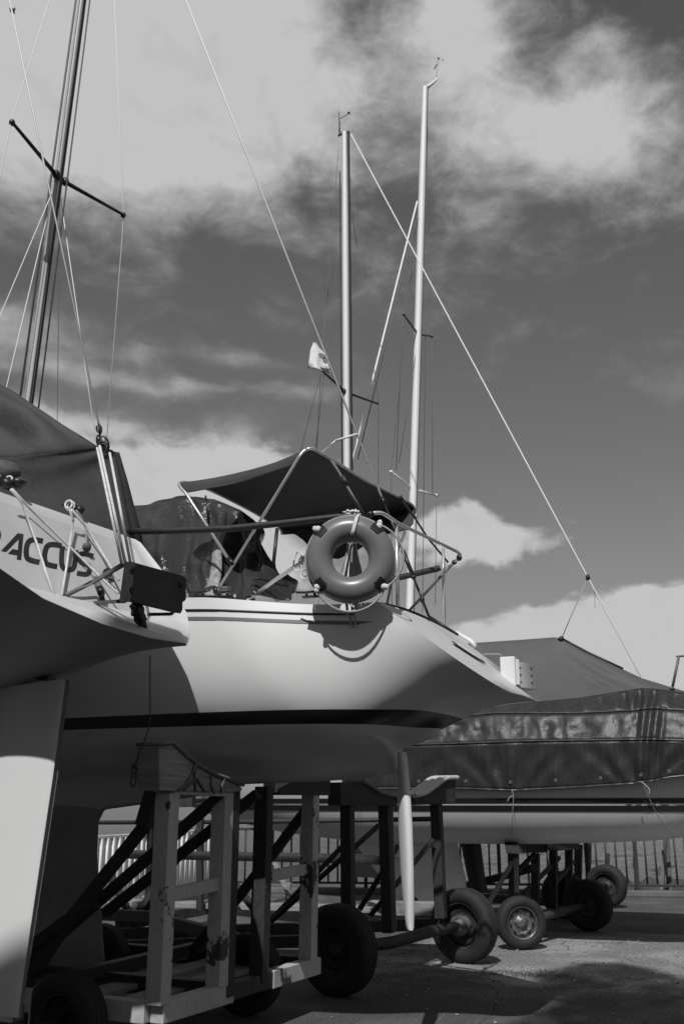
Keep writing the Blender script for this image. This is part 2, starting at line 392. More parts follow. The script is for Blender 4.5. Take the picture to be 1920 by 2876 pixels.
class Hull:
    """Lofted hull. Sections are superellipses between sheer and canoe bottom; the aft end follows the transom edge."""
    def __init__(s, fr, HB, ZS, ZC, bow, edge, blend=1.6, p=0.85, keel=None, kw=0.11, py=None):
        s.fr = fr; s.HB = HB; s.ZS = ZS; s.ZC = ZC; s.bow = bow; s.edge = edge; s.blend = blend; s.p = p; s.keel = keel; s.kw = kw; s.py = py
    def P(s, v, u, side=-1):       # v: 0 sheer .. 1 centreline; u: 0 bow .. 1 transom edge
        ex, ey, ez = s.edge(v)
        x = lerp(s.bow, ex, u)
        ph = v * PI / 2; c = max(0, math.cos(ph))**(tab(s.py, x) if s.py else s.p); sn = max(0, math.sin(ph))**s.p
        hb = max(0.0, tab(s.HB, x)); zs = tab(s.ZS, x); zc = tab(s.ZC, x)
        y = hb * c; z = zs - (zs - zc) * sn
        w = sstep(ex - s.blend, ex, x)
        y = lerp(y, ey, w); z = lerp(z, ez, w)
        if s.keel:
            z -= max(0, s.keel(x)) * math.exp(-abs(y) / s.kw)
        return Vector((x, side * y, z))
    def mesh(s, us, vs, side=0):
        mb = MB()
        for sd in ((-1, 1) if side == 0 else (side,)):
            G = [[s.fr.w(*s.P(v, u, sd)) for v in vs] for u in us]
            if sd == 1: G = [r[::-1] for r in G]
            mb.grid(G)
        return mb
    def at_xz(s, x, z, off=0.0, side=-1):   # hull point at local x, height z
        lo, hi = 0.0, 1.0
        def ev(v):
            ex = s.edge(v)[0]; u = (x - s.bow) / (ex - s.bow); return s.P(v, min(1, u), side)
        for _ in range(30):
            mid = (lo + hi) / 2
            if ev(mid).z > z: lo = mid
            else: hi = mid
        p = ev(lo); q = ev(min(1, lo + 0.01))
        if off:
            t = Vector((0, q.y - p.y, q.z - p.z)).normalized(); n = Vector((0, side * abs(t.z), 0)) + Vector((0, 0, -abs(t.y)))
            p = p + n * off
        return s.fr.w(*p)
    def strip(s, mb, xs, zt, zb, off=0.004, n=3, side=-1):
        G = [[s.at_xz(x, lerp(zt(x), zb(x), j / n), off, side) for j in range(n + 1)] for x in xs]
        mb.grid(G)
        return mb
def frange(a, b, n): return [lerp(a, b, i / n) for i in range(n + 1)]

def wheel(parent, c, axis, r, w, rim_side=1, rim_frac=0.6, name='wheel', holes=False, rim_mat='iron'):
    """road wheel: tyre carcass with tread grooves, steel rim with holes and hub; returns the tyre part"""
    ax = Vector(axis).normalized(); c = Vector(c)
    h = w / 2; ri = r * rim_frac
    prof = [(ri, -h * 0.75), (ri + 0.02, -h * 0.95), (r * 0.80, -h), (r * 0.92, -h * 0.92), (r * 0.975, -h * 0.7)]
    for g in (-0.45, 0.0, 0.45):
        prof += [(r, h * (g - 0.16)), (r, h * (g - 0.05)), (r - 0.012, h * (g - 0.04)), (r - 0.012, h * (g + 0.04)), (r, h * (g + 0.05)), (r, h * (g + 0.16))]
    prof += [(r * 0.975, h * 0.7), (r * 0.92, h * 0.92), (r * 0.80, h), (ri + 0.02, h * 0.95), (ri, h * 0.75)]
    wh = obj(name, MB().lathe(c, ax, prof, 48, closed=True), 'rubber', parent)
    m = MB()
    m.lathe(c, ax, [(ri, -h * 0.8), (ri * 0.96, -h * 0.82), (ri * 0.9, -h * 0.3), (ri * 0.9, h * 0.3), (ri * 0.96, h * 0.82), (ri, h * 0.8)], 40)
    f = rim_side
    m.lathe(c, ax, [(ri * 0.92, f * h * 0.1), (ri * 0.8, f * h * 0.3), (ri * 0.66, f * h * 0.34), (ri * 0.6, f * h * 0.2), (ri * 0.36, f * h * 0.24), (ri * 0.3, f * h * 0.6), (ri * 0.12, f * h * 0.66), (0.001, f * h * 0.66)], 40)
    u = ax.cross(Vector((0.1, 0.3, 1))).normalized(); v = ax.cross(u)
    for i in range(5):
        a = 2 * PI * i / 5
        m.tube([c + (u * math.cos(a) + v * math.sin(a)) * ri * 0.45 + ax * f * h * 0.15, c + (u * math.cos(a) + v * math.sin(a)) * ri * 0.45 + ax * f * h * 0.5], 0.011, 6)
    obj('rim', m, rim_mat, wh)
    if holes:
        for i in range(9):
            a = 2 * PI * (i + 0.5) / 9; rd_ = u * math.cos(a) + v * math.sin(a); tg_ = ax.cross(rd_)
            q_ = c + rd_ * ri * 0.735 + ax * f * h * 0.37
            obj('vent_hole', MB().prism([q_ + rd_ * 0.014 * math.cos(t) + tg_ * 0.026 * math.sin(t) for t in frange(0, 2 * PI, 12)[:-1]], ax * 0.002), 'black', wh)
    return wh

# ================================================================ the setting
def quad_sheet(pts, z):
    mb = MB(); mb.add([Vector((x, y, z)) for x, y in pts], [tuple(range(len(pts)))]); return mb
_a = at(275, 2352, 15.1); _b = at(656, 2329, 19.3)
FA = Vector((_a.x, _a.y, 0)); FB = Vector((_b.x, _b.y, 0)); FC = Vector((14.0, 17.6, 0))
fad = (FB - FA).normalized(); fbd = (FC - FB).normalized()
FA0 = FA - fad * 9.0
nA = Vector((-fad.y, fad.x, 0)); nB = Vector((-fbd.y, fbd.x, 0))
corner = FB + (nA + nB) * 0.32
gp = [(-90, -90), (90, -90), (90, (FB + fbd * 92 + nB * 0.45).y), tuple((FC + nB * 0.45).xy), tuple((corner).xy), tuple((FA0 + nA * 0.45).xy), (-90, tuple((FA0 + nA * .45).xy)[1] - 60)]
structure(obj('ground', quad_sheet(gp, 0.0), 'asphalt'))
w = MB()
def wave(x, y):
    f = 1 - sstep(70, 125, y)
    return -1.1 + f * (0.085 * mnoise.noise(Vector((x * 0.55, y * 1.1, 0))) + 0.05 * mnoise.noise(Vector((x * 1.3, y * 2.4, 7))) + 0.10 * mnoise.noise(Vector((x * 0.16, y * 0.3, 3))))
NYW = 330; ys_ = [10 * (130 / 10.0)**(i / NYW) for i in range(NYW + 1)]
w.grid([[Vector((x_ * y_, y_, wave(x_ * y_, y_))) for x_ in frange(-0.62, 0.62, 200)] for y_ in ys_])
a_ = 0.62
w.add([(-a_ * 130, 130, -1.1), (a_ * 130, 130, -1.1), (a_ * 1900, 1900, -1.1), (-a_ * 1900, 1900, -1.1), (-1900, 1900, -1.1), (-1900, 10, -1.1), (-a_ * 10, 10, -1.1), (a_ * 10, 10, -1.1), (1900, 10, -1.1), (1900, 1900, -1.1)],
      [(0, 1, 2, 3), (6, 0, 3, 4, 5), (7, 8, 9, 2, 1)])
structure(obj('water', w, 'water'))
sw = MB()
for p, q in ((FA0 + nA * 0.45, corner), (corner, FC + nB * 0.45)):
    sw.beam(p + Vector((0, 0, -0.75)), q + Vector((0, 0, -0.75)), 0.18, 1.45)
structure(obj('quay_wall', sw, 'concrete'))
kb = MB()
for p, q in ((FA0, FB), (FB, FC)):
    kb.beam(p + Vector((0, 0, 0.05)), q + Vector((0, 0, 0.05)), 0.26, 0.1)
structure(obj('kerb', kb, 'concrete', bevel=0.015))

# ---------------------------------------------------------------- added wall, unseen behind the viewpoint: its stepped top shades the foreground
bh_ = thing('shade_wall', Vector((-12, -4.5, 0)), 'plain grey wall added unseen behind the viewpoint to shade the foreground', 'shade_wall')
for (xa, xb, hh) in ((-30, -3.07, 12.2), (-3.06, -1.02, 13.9)):
    obj('wall', MB().box(((xa + xb) / 2, -4.5, hh / 2), ((xb - xa) / 2, 0, 0), (0, 0.5, 0), (0, 0, hh / 2)), 'concrete', bh_)
obj('door', MB().box((-14, -3.985, 2.2), (2.2, 0, 0), (0, 0.03, 0), (0, 0, 2.2)), 'wood_dark', bh_)  # door and windows dress the added wall
for ix in range(5): obj('window', MB().box((-28 + ix * 4.6, -3.985, 7.5), (0.8, 0, 0), (0, 0.03, 0), (0, 0, 1.0)), 'black', bh_)

# slim cypress, unseen as well, added to shade the ground at right
cy_ = thing('shade_cypress', Vector((-0.38, -4.2, 0)), 'tall slim dark cypress tree added unseen behind the viewpoint to shade the ground', 'tree')
obj('trunk', MB().tube([(-0.38, -4.2, 0), (-0.36, -4.2, 9), (-0.40, -4.2, 16.8)], [0.2, 0.13, 0.02], 10), 'wood_dark', cy_)
random.seed(31); cm = MB()
for i in range(7000):
    z = 1.2 + 16.4 * random.random()**0.9; rr = 0.82 * min(1, (z - 0.8) / 2.0) * min(1.0, ((18.0 - z) / 1.6))**0.6 * (0.86 + 0.22 * math.sin(z * 2.3 + 1)) * math.sqrt(random.random())
    a = random.uniform(0, 2 * PI); c = Vector((-0.38 + rr * math.cos(a), -4.2 + rr * math.sin(a), z)); l = random.uniform(0.12, 0.3)
    up_ = Vector((math.cos(a) * 0.35, math.sin(a) * 0.35, 1)).normalized(); sd_ = Vector((random.uniform(-1, 1), random.uniform(-1, 1), 0.1)).normalized() * l * 0.35
    cm.add([c - sd_, c + sd_, c + up_ * l], [(0, 1, 2)])
obj('crown', cm, mat('shade_cypress_leaf', 0.05, 0.8), cy_)

# ---------------------------------------------------------------- railings
def railing(name, A, B, h, step, m, bw, label, skip=None, group=None):
    d = (B - A); L = d.length; d = d / L; nrm = Vector((-d.y, d.x, 0))
    t = thing(name, A, label, 'railing', group)
    obj('top_rail', MB().beam(A + Vector((0, 0, h)), B + Vector((0, 0, h)), 0.05, 0.045), m, t, bevel=0.006)
    obj('bottom_rail', MB().beam(A + Vector((0, 0, 0.18)), B + Vector((0, 0, 0.18)), 0.04, 0.04), m, t, bevel=0.006)
    n = int(L / step); first = None
    for i in range(n + 1):
        p = A + d * (i * step)
        if i % 14 == 0:
            po = MB().box(p + Vector((0, 0, (h + 0.03) / 2 + 0.05)), d * 0.032, nrm * 0.032, Vector((0, 0, (h - 0.02) / 2)))
            obj('post', po, m, t, bevel=0.006); continue
        if skip and skip(p): continue
        if first is None:
            first = obj('baluster', MB().tube([A + Vector((0, 0, 0.20)), A + Vector((0, 0, h - 0.02))], bw / 2, 10), m, t)
            first.location = p - A
        else:
            c = first.copy(); COL.objects.link(c); c.parent = t; c.location = p - A
    return t
railing('railing', FA - fad * 1.2, FB - fad * 0.06, 1.1, 0.16, 'fence', 0.062, 'white painted picket railing by the water at the left, seen under the white stern')
railing('railing', FB + fbd * 0.06, FB + fbd * 9.5, 1.1, 0.17, 'fence_dark', 0.035, 'bar railing toned dark for shade, in front of the water, behind the trailer wheels at right')

# ================================================================ BOAT 2: white sloop in the middle
B2 = Fr((0.5983, 7.3704), 25)
def edge2(v):
    ph = v * PI / 2; c = max(0, math.cos(ph))**0.32; sn = max(0, math.sin(ph))**0.72
    z = 2.905 - 0.592 * sn; return ((2.905 - z) * 1.265, 0.85 * c * (1 - 0.20 * sn**4), z)
HB2 = [(-7.35, 0.02), (-6.6, 0.42), (-5.5, 0.82), (-4, 1.14), (-2.6, 1.25), (-1.33, 1.19), (-0.85, 1.11), (-0.36, 0.98), (0, 0.86), (0.8, 0.80)]
ZS2 = [(-7.35, 3.36), (-5, 3.17), (-3, 3.05), (-1.33, 2.982), (-0.85, 2.956), (-0.36, 2.93), (0, 2.905), (0.8, 2.80)]
ZC2 = [(-7.35, 2.75), (-6.6, 2.35), (-5.5, 2.02), (-4.4, 1.86), (-3.2, 1.82), (-2.4, 1.84), (-1.6, 1.885), (-0.8, 1.955), (-0.2, 2.035), (0.1, 2.085), (0.2, 2.107), (0.372, 2.177), (0.558, 2.245), (0.76, 2.313)]
ZB2 = [(-6.0, 1.9), (-4.9, 1.72), (-4.4, 1.56), (-3.2, 1.50), (-2.86, 1.505), (-2.798, 1.548), (-2.425, 1.589), (-1.824, 1.662), (-1.609, 1.737), (-0.837, 1.758), (-0.232, 1.786), (-0.222, 1.945), (0.06, 1.955), (0.10, 1.985), (0.135, 2.03), (0.17, 2.075), (0.21, 2.11)]
def keel2(x):
    if x < -6.0 or x > 0.21: return 0.0
    return max(0.0, tab(ZC2, x) - lin(ZB2, x)) * sstep(-6.0, -5.0, x)
H2 = Hull(B2, HB2, ZS2, ZC2, -7.35, edge2, 1.2, 0.72, keel2, 0.115, [(-5, 0.8), (-3, 0.62), (-1.5, 0.56), (-0.5, 0.42), (0.3, 0.30)])
boat2 = thing('sailboat', B2.w(-3, 0, 0.0), 'white sailboat in the middle with dark waterline stripe, resting on the white timber cradle', 'sailboat')
us = sorted(set(frange(0, 1, 120) + [(x + 7.35) / (0.754 + 7.35) for x in (-2.9, -2.85, -2.8, -1.9, -1.84, -1.78, -1.65, -1.6, -0.236, -0.228, -0.219, 0.0, 0.03, 0.06, 0.08, 0.1, 0.12, 0.135, 0.15, 0.17, 0.19, 0.21, 0.23)]))
vs = frange(0, 0.78, 22) + frange(0.78, 0.99, 21)[1:] + [0.994, 0.997, 0.9985, 0.9995, 1.0]
WLt = lambda x: lerp(2.185, 2.215, (x + 4) / 4.7)
WLb = lambda x: lerp(2.115, 2.118, (x + 4) / 4.7)
def hull_bands(H, us, vs, levels):
    '''hull mesh cut cleanly along sloping waterline planes; returns one mesh per band, top first'''
    full = H.mesh(us, vs)
    me = bpy.data.meshes.new('tmp'); me.from_pydata([tuple(v) for v in full.v], [], full.f)
    bm = bmesh.new(); bm.from_mesh(me); bpy.data.meshes.remove(me)
    bmesh.ops.remove_doubles(bm, verts=bm.verts, dist=1e-6)
    for L in levels:
        p0 = H.fr.w(0, 0, L(0)); d1 = (H.fr.w(1, 0, L(1)) - p0).normalized(); nrm = d1.cross(H.fr.t)
        if nrm.z < 0: nrm = -nrm
        bmesh.ops.bisect_plane(bm, geom=bm.verts[:] + bm.edges[:] + bm.faces[:], plane_co=p0, plane_no=nrm, dist=1e-7)
    out = [MB() for _ in range(len(levels) + 1)]; maps = [{} for _ in out]
    for f in bm.faces:
        c = f.calc_center_median(); lx = H.fr.l(c)[0]; b = sum(1 for L in levels if c.z < L(lx)); mp = maps[b]; o = out[b]; g = []
        for v in f.verts:
            if v not in mp: mp[v] = len(o.v); o.v.append(v.co.copy())
            g.append(mp[v])
        o.f.append(tuple(g)); o.sm.append(True)
    bm.free(); return out
top2, str2, bot2 = hull_bands(H2, us, vs, [WLt, WLb])
hull2 = obj('hull', top2, 'white', boat2)
obj('hull_bottom', bot2, 'hull_bottom', boat2)
obj('waterline_stripe', str2, 'stripe', hull2)
rub = MB()
for sd in (-1, 1):
    rub.tube([H2.at_xz(x, tab(ZS2, x) - 0.088, 0.004, sd) for x in frange(-6, -0.16, 50)], 0.007, 6)
obj('rubbing_strake', rub, 'stripe', hull2)
gs = MB()
for sd in (-1, 1):
    H2.strip(gs, frange(-6, -0.03, 50), lambda x: tab(ZS2, x) - 0.135, lambda x: tab(ZS2, x) - 0.135 - min(0.024, 0.024 * max(0.02, (-0.03 - x) / 0.05)), 0.004, 2, sd)
obj('trim_stripe', gs, 'stripe_grey', hull2)
dk = MB()
G = []
for u in us:
    a = H2.P(0, u, -1); b = H2.P(0, u, 1)
    G.append([B2.w(a.x, lerp(a.y, b.y, j / 8), a.z + 0.06 * (1 - (2 * j / 8 - 1)**2) * min(1, abs(a.y))) for j in range(9)])
dk.grid(G); obj('deck', dk, 'white', boat2)
tr = MB(); G = []
for v in vs:
    a = Vector(edge2(v)); G.append([B2.w(a.x + 0.03 * (1 - (2 * j / 10 - 1)**2) * a.y, lerp(-a.y, a.y, j / 10), a.z + 0.02 * (1 - (2 * j / 10 - 1)**2) * a.y) for j in range(11)])
tr.grid([r[::-1] for r in G]); tran2 = obj('transom', tr, 'white_sunside', boat2)
# toe rail on the far quarter
obj('toe_rail', MB().tube([B2.w(x, y, z) for x, y, z in ((-1.2, 1.12, 2.99), (-0.5, 1.0, 2.955), (0.0, 0.83, 2.935), (0.12, 0.80, 2.86), (0.16, 0.79, 2.81))], 0.018, 8), 'white', boat2)
# lightening hatch and step pocket on the transom
def on_tr(y, s, off=0.02):   # s: 0 top .. 1 tip along the transom plane
    z = 2.905 - 0.592 * s; return B2.w((2.905 - z) * 1.275 + off * 0.62, y, z + off * 0.78 + 0.02)
hp = MB(); hp.prism([on_tr(y, s, 0.02) for y, s in ((-0.30, 0.42), (-0.33, 0.46), (-0.22, 0.60), (-0.12, 0.66), (-0.08, 0.62), (-0.18, 0.46), (-0.24, 0.42))], Vector((0, 0, 0.004)))
obj('vent_cover', hp, 'stripe', tran2)
hp = MB(); hp.prism([on_tr(y, s, 0.028) for y, s in ((-0.28, 0.43), (-0.30, 0.47), (-0.20, 0.585), (-0.135, 0.62), (-0.18, 0.49), (-0.22, 0.43))], Vector((0, 0, 0.004)))
obj('vent_plate', hp, 'white', tran2)
# motor bracket on the transom
mbk = MB()
c0 = B2.y(1430, 1888, 0.12)
X = Vector((0.93, 0.36, 0)).normalized()
mbk.box(c0 + Vector((0.0, 0, 0)), Vector((0.050, -0.02, 0)), Vector((0.02, 0.05, 0)), Vector((0, 0, 0.105)))
brk = obj('motor_bracket', mbk, 'white', boat2, bevel=0.006)
obj('board', MB().box(c0 + Vector((0.115, 0.045, -0.025)), Vector((0.062, 0.026, -0.006)), Vector((-0.012, 0.03, 0)), Vector((0, 0, 0.092))), 'panel', brk, bevel=0.008)
obj('plate', MB().box(c0 + Vector((0.035, -0.045, -0.005)), Vector((0.03, 0.004, 0)), Vector((0, 0.006, 0)), Vector((0, 0, 0.09))), 'white', brk, bevel=0.003)
for z in (-0.05, 0.0, 0.05):
    obj('bolt', MB().box(c0 + Vector((0.078, -0.004, z - 0.02)), Vector((0.006, 0.002, 0)), Vector((0, 0.008, 0)), Vector((0, 0, 0.003))), 'black', brk)
    obj('bolt', MB().box(c0 + Vector((0.165, 0.03, z - 0.02)), Vector((0.006, 0.002, 0)), Vector((0, 0.012, 0)), Vector((0, 0, 0.003))), 'black', brk)
f1 = MB(); f1.tube([B2.y(1358, 1838, 0.35), B2.y(1400, 1837, 0.3), B2.y(1409, 1839, 0.28), B2.y(1411, 1860, 0.26), B2.y(1412, 1885, 0.2)], 0.008, 8)
obj('bracket_loop', f1, 'steel', brk)
f2 = MB()
for (p, q) in (((1395, 1930, -0.02), (1415, 1931, 0.05)), ((1440, 1945, -0.02), (1462, 1953, 0.1))):
    f2.beam(B2.y(*p), B2.y(*q), 0.05, 0.012)
obj('bracket_arm', f2, 'white', brk)
# rudder, turned hard over
rp = B2.y(1126, 2118, 0.0)
rd = MB()
ca = Vector((0.27, -0.963, 0)).normalized(); cn = Vector((-ca.y, ca.x, 0))
NA = 24; G = []
for (z, L_, R__, th) in ((1.955, 1116, 1139, 0.030), (1.90, 1115, 1143, 0.034), (1.7, 1117, 1150, 0.036), (1.45, 1120, 1156, 0.036), (1.2, 1125, 1159, 0.034), (1.0, 1131, 1160.5, 0.032), (0.86, 1137, 1161.5, 0.030), (0.79, 1140.5, 1161, 0.026), (0.768, 1143, 1159, 0.018)):
    row = []; Yr = 7.36; 
    xc = ((L_ + R__) / 2 - 960) / FP * (Yr * math.cos(TH) + (z - EYE.z) * math.sin(TH)); hw = max(0.03, ((R__ - L_) / FP * 7.2 / 2 - th * 0.75) / 0.21)
    for i in range(NA + 1):
        a = 2 * PI * i / NA; sq = lambda q_: math.copysign(abs(q_)**0.55, q_)
        row.append(Vector((xc, Yr, z)) + ca * hw * math.cos(a) + cn * th * sq(math.sin(a)))
    G.append(row)
rd.grid(G); rd.add(G[-1][:-1], [tuple(range(NA))]); rd.add(G[0][:-1], [tuple(range(NA))[::-1]])
obj('rudder', rd, 'white', boat2)
# fin keel
fk = MB(); G = []
prof = [(-2.80, 1.56, -4.75), (-2.86, 1.45, -4.7), (-2.855, 1.2, -4.55), (-2.80, 0.9, -4.35), (-2.74, 0.55, -4.15), (-2.67, 0.20, -3.95), (-2.69, 0.17, -3.93)]
for (xa, z, xf) in prof:
    row = []
    for i in range(25):
        a = 2 * PI * i / 24; t = (1 - math.cos(a)) / 2
        yy = 0.11 * (2.2 * math.sqrt(t) * (1 - t)**0.9 + 0.06) * (1 if a < PI else -1)
        row.append(B2.w(lerp(xf, xa, t), yy, z))
    G.append(row)
fk.grid(G); fk.add(G[-1][:-1], [tuple(range(24))]); obj('keel', fk, 'keel', boat2)
# mast, spreaders, standing rigging
mast2 = MB()
def mx2(z): return lerp(-4.06, -3.675, (z - 5) / 7.84)
G = []
for z in frange(2.9, 12.84, 12):
    s = 1.0 if z < 10 else lerp(1, 0.6, (z - 10) / 2.84)
    G.append([B2.w(mx2(z) + 0.040 * s * math.cos(2 * PI * i / 20), 0.05 * s * math.sin(2 * PI * i / 20), z) for i in range(21)])
mast2.grid(G); m2 = obj('mast', mast2, 'alu_grey', boat2)
obj('mast_track', MB().beam(B2.w(mx2(3) + 0.048, 0, 3), B2.w(mx2(12.6) + 0.032, 0, 12.6), 0.016, 0.016), 'track', m2)
zs = 7.85
for sgn in (-1, 1):
    s_ = MB().tube([B2.w(mx2(zs) + 0.02, 0.05 * sgn, zs), B2.w(mx2(zs) + 0.17, 0.85 * sgn, zs + 0.03)], [0.024, 0.016], 8)
    s_.blob(B2.w(mx2(zs) + 0.17, 0.87 * sgn, zs + 0.03), 0.03, 0.03, 0.035)
    s_.blob(B2.w(mx2(zs) + 0.03, 0.07 * sgn, zs), 0.04, 0.04, 0.05)
    obj('spreader', s_, 'black', m2)
rg = MB()
for sgn in (-1, 1):
    tip = B2.w(mx2(zs) + 0.17, 0.88 * sgn, zs + 0.03)
    rg.tube([B2.w(mx2(12.5), 0.03 * sgn, 12.5), tip, B2.w(-4.0, 1.14 * sgn, 3.1)], 0.005, 5)
    for dxx in (0.45, -0.45): rg.tube([B2.w(mx2(7.7), 0.05 * sgn, 7.7), B2.w(-4.0 + dxx, 1.12 * sgn, 3.1)], 0.0045, 5)
obj('shroud', rg, 'wire', m2)
hy = MB()
for (ox, oy, r) in ((0.062, -0.03, 0.009), (0.09, 0.04, 0.009), (-0.055, -0.05, 0.012)):
    hy.tube([B2.w(mx2(12.6) + ox * 0.6, oy, 12.6), B2.w(mx2(3.3) + ox, oy * 1.5, 3.3)], r, 6)
obj('halyard', hy, 'wire_dark', m2)
bs = MB(); ba = B2.w(mx2(12.84), 0, 12.84); bb = B2.w(0.06, 0, 2.92)
bd = (bb - ba)
bs.tube([ba, ba + bd * 0.905], 0.0088, 6)
obj('backstay', bs, 'wire', boat2)
tb = MB(); tb.tube([ba + bd * 0.90, ba + bd * 0.906], 0.017, 8); tb.tube([ba + bd * 0.906, ba + bd * 0.948], 0.010, 8); tb.tube([ba + bd * 0.945, ba + bd * 0.966], 0.017, 8)
tb.tube([ba + bd * 0.966, ba + bd * 1.0], 0.010, 8); tb.blob(ba + bd * 0.967, 0.02, 0.02, 0.02); tb.blob(ba + bd * 0.985, 0.018, 0.018, 0.03)
tb.tube([ba + bd * 0.998, ba + bd * 1.0 + Vector((0.20, -0.06, -0.13))], 0.009, 6)
obj('turnbuckle', tb, 'black', boat2)
# pushpit
pp = MB()
nf = B2.y(1044, 1442, -0.84); 
rail = [B2.y(1048, 1441, -0.86), B2.y(1071, 1441, -0.82), B2.y(1092, 1452, -0.74)]
e0 = B2.y(1282, 1549, 0.78); e1 = B2.y(1289, 1566, 0.86); e2 = B2.y(1262, 1592, 0.95); e3 = B2.y(1147, 1717, 1.06)
pp.tube(cr(rail, 5) + [B2.y(1114, 1468, -0.62)] + [e0], 0.0135, 10)
pp.tube(cr([e0, B2.y(1290, 1556, 0.83), e1, e2], 4), 0.0135, 10)
obj('pushpit_rail', pp, 'steel', boat2)
pq = MB(); pq.tube([e2, e3], 0.0125, 8); obj('pushpit_brace', pq, 'iron_lt', boat2)
for (a, b) in (((1112, 1473, -0.62), (1117, 1702, -0.66)), ((1244, 1540, 0.55), (1247, 1757, 0.55))):
    obj('stanchion', MB().tube([B2.y(*a), B2.y(*b)], 0.0135, 10), 'steel', boat2)
obj('stanchion', MB().tube([B2.y(1137, 1492, 0.9), B2.y(1118, 1540, 0.9), B2.y(1085, 1705, 0.95)], 0.012, 8), 'iron_lt', boat2)
obj('elbow_joint', MB().tube([B2.y(1031, 1447, -0.87), B2.y(1048, 1441, -0.86)], 0.021, 10).blob(e1, 0.024, 0.024, 0.03).blob((e1 + e2) / 2, 0.022, 0.022, 0.022), 'black', boat2)
lp = MB(); lp.tube([B2.y(1036, 1448, -0.87), B2.y(1000, 1452, -0.93), B2.y(951, 1451, -0.98), B2.y(760, 1473, -1.05), B2.y(640, 1485, -1.1), B2.y(480, 1491, -1.15), B2.y(300, 1492, -1.18)], [0.006, 0.014, 0.022, 0.024, 0.025, 0.025, 0.025], 12)
obj('lifeline_pad', lp, 'pad', boat2)
lq = MB(); lq.tube([B2.y(1085, 1632, 0.88), B2.y(1092, 1629, 0.88), B2.y(1229, 1597, 0.97), B2.y(1234, 1594, 0.97)], 0.026, 12)
obj('lifeline_pad', lq, 'pad', boat2)
stt = MB(); stt.tube([B2.y(708, 1676, -0.82), B2.y(780, 1624, -0.82), B2.y(862, 1570, -0.82), B2.y(960, 1505, -0.82)], 0.0145, 8)
obj('stern_strut', stt, 'steel', boat2)
# deck cleats along the near side
for (px, w_) in ((560, 0.085), (628, 0.07), (872, 0.11)):
    c = B2.y(px, 1674, -1.08)
    m_ = MB(); a_ = B2.a
    m_.tube([c - a_ * w_ + Vector((0, 0, 0.034)), c - a_ * w_ * 0.5 + Vector((0, 0, 0.028)), c + a_ * w_ * 0.5 + Vector((0, 0, 0.028)), c + a_ * w_ + Vector((0, 0, 0.034))], 0.008, 8)
    m_.tube([c - a_ * 0.03, c - a_ * 0.03 + Vector((0, 0, 0.028))], 0.009, 8); m_.tube([c + a_ * 0.03, c + a_ * 0.03 + Vector((0, 0, 0.028))], 0.009, 8)
    m_.box(c + Vector((0, 0, -0.006)), a_ * 0.055, B2.t * 0.018, Vector((0, 0, 0.006)))
    obj('cleat', m_, 'black', boat2)
ws = MB(); c = B2.y(632, 1668, -0.95); ws.lathe(c, (0, 0, 1), [(0.05, -0.03), (0.042, 0.0), (0.038, 0.03), (0.05, 0.045), (0.03, 0.05), (0.001, 0.05)], 20)
obj('winch', ws, 'iron_lt', boat2)
# bimini: cloth on bent tubes
RX = -0.53
rb = [B2.y(827, 1304, -0.86), B2.y(842, 1280, -0.855), B2.y(856, 1265, -0.83), B2.x(874, 1260, RX), B2.x(900, 1272, RX), B2.x(948, 1300, RX), B2.x(1022, 1347, RX), B2.x(1108, 1390, RX), B2.x(1152, 1414, RX), B2.x(1166, 1434, RX), B2.x(1167, 1452, RX)]
fb = [B2.y(521, 1384, -0.84), B2.y(508, 1370, -0.83), B2.y(503, 1357, -0.80), B2.y(520, 1354, -0.72), B2.y(545, 1360, -0.6), B2.y(610, 1386, -0.36), B2.y(700, 1432, 0.20), B2.y(760, 1467, 0.62), B2.y(783, 1481, 0.82), B2.y(790, 1492, 0.90), B2.y(792, 1502, 0.92)]
rbc = cr(rb, 4); fbc = cr(fb, 4)
can = MB(); G = []
for i in range(25):
    f = i / 24; row = []
    for j in range(len(rbc)):
        p = fbc[j].lerp(rbc[j], f)
        edgew = min(1, min(j, len(rbc) - 1 - j) / 8)
        p = p - Vector((0, 0, 0.05 * 4 * f * (1 - f) * (0.55 + 0.45 * edgew)))
        p.z += 0.006 * math.sin(j * 1.1 + f * 9) * f * (1 - f) * 4
        row.append(p)
    G.append(row)
can.grid(G)
bim = obj('bimini_canopy', can, 'bimini', boat2, solid=0.006)
flp = MB()
tp = [fbc[-8].lerp(rbc[-6], f / 12) for f in range(13)]
bl = [B2.y(783, 1485, 0.84), B2.y(806, 1492, 0.86), B2.y(832, 1503, 0.88), B2.y(852, 1518, 0.9), B2.y(868, 1536, 0.92), B2.y(900, 1565, 0.93), B2.y(950, 1570, 0.93), B2.y(1000, 1548, 0.93), B2.y(1040, 1520, 0.93), B2.y(1087, 1500, 0.93), B2.y(1120, 1493, 0.93), B2.y(1146, 1488, 0.93), B2.y(1160, 1470, 0.93)]
flp.grid([tp, [a.lerp(b, 0.5) for a, b in zip(tp, bl)], bl])
obj('side_flap', flp, 'bimini', bim, solid=0.004)
sm_ = MB(); sm_.tube([G[i][6] - Vector((0, 0, 0.006)) for i in range(2, 24)], 0.006, 5); sm_.tube([G[i][-14] - Vector((0, 0, 0.006)) for i in range(2, 24)], 0.006, 5)
obj('seam', sm_, 'canvas', bim)
bt = MB(); bt.tube([B2.y(610, 1659, -0.9), B2.y(827, 1304, -0.86)] + rbc[2:], 0.012, 8)
bow1 = obj('bimini_frame', bt, 'steel', boat2)
bt = MB(); bt.tube([B2.y(648, 1580, -0.885), B2.y(521, 1384, -0.84)] + fbc[2:], 0.0115, 8)
obj('bimini_frame', bt, 'steel', boat2)
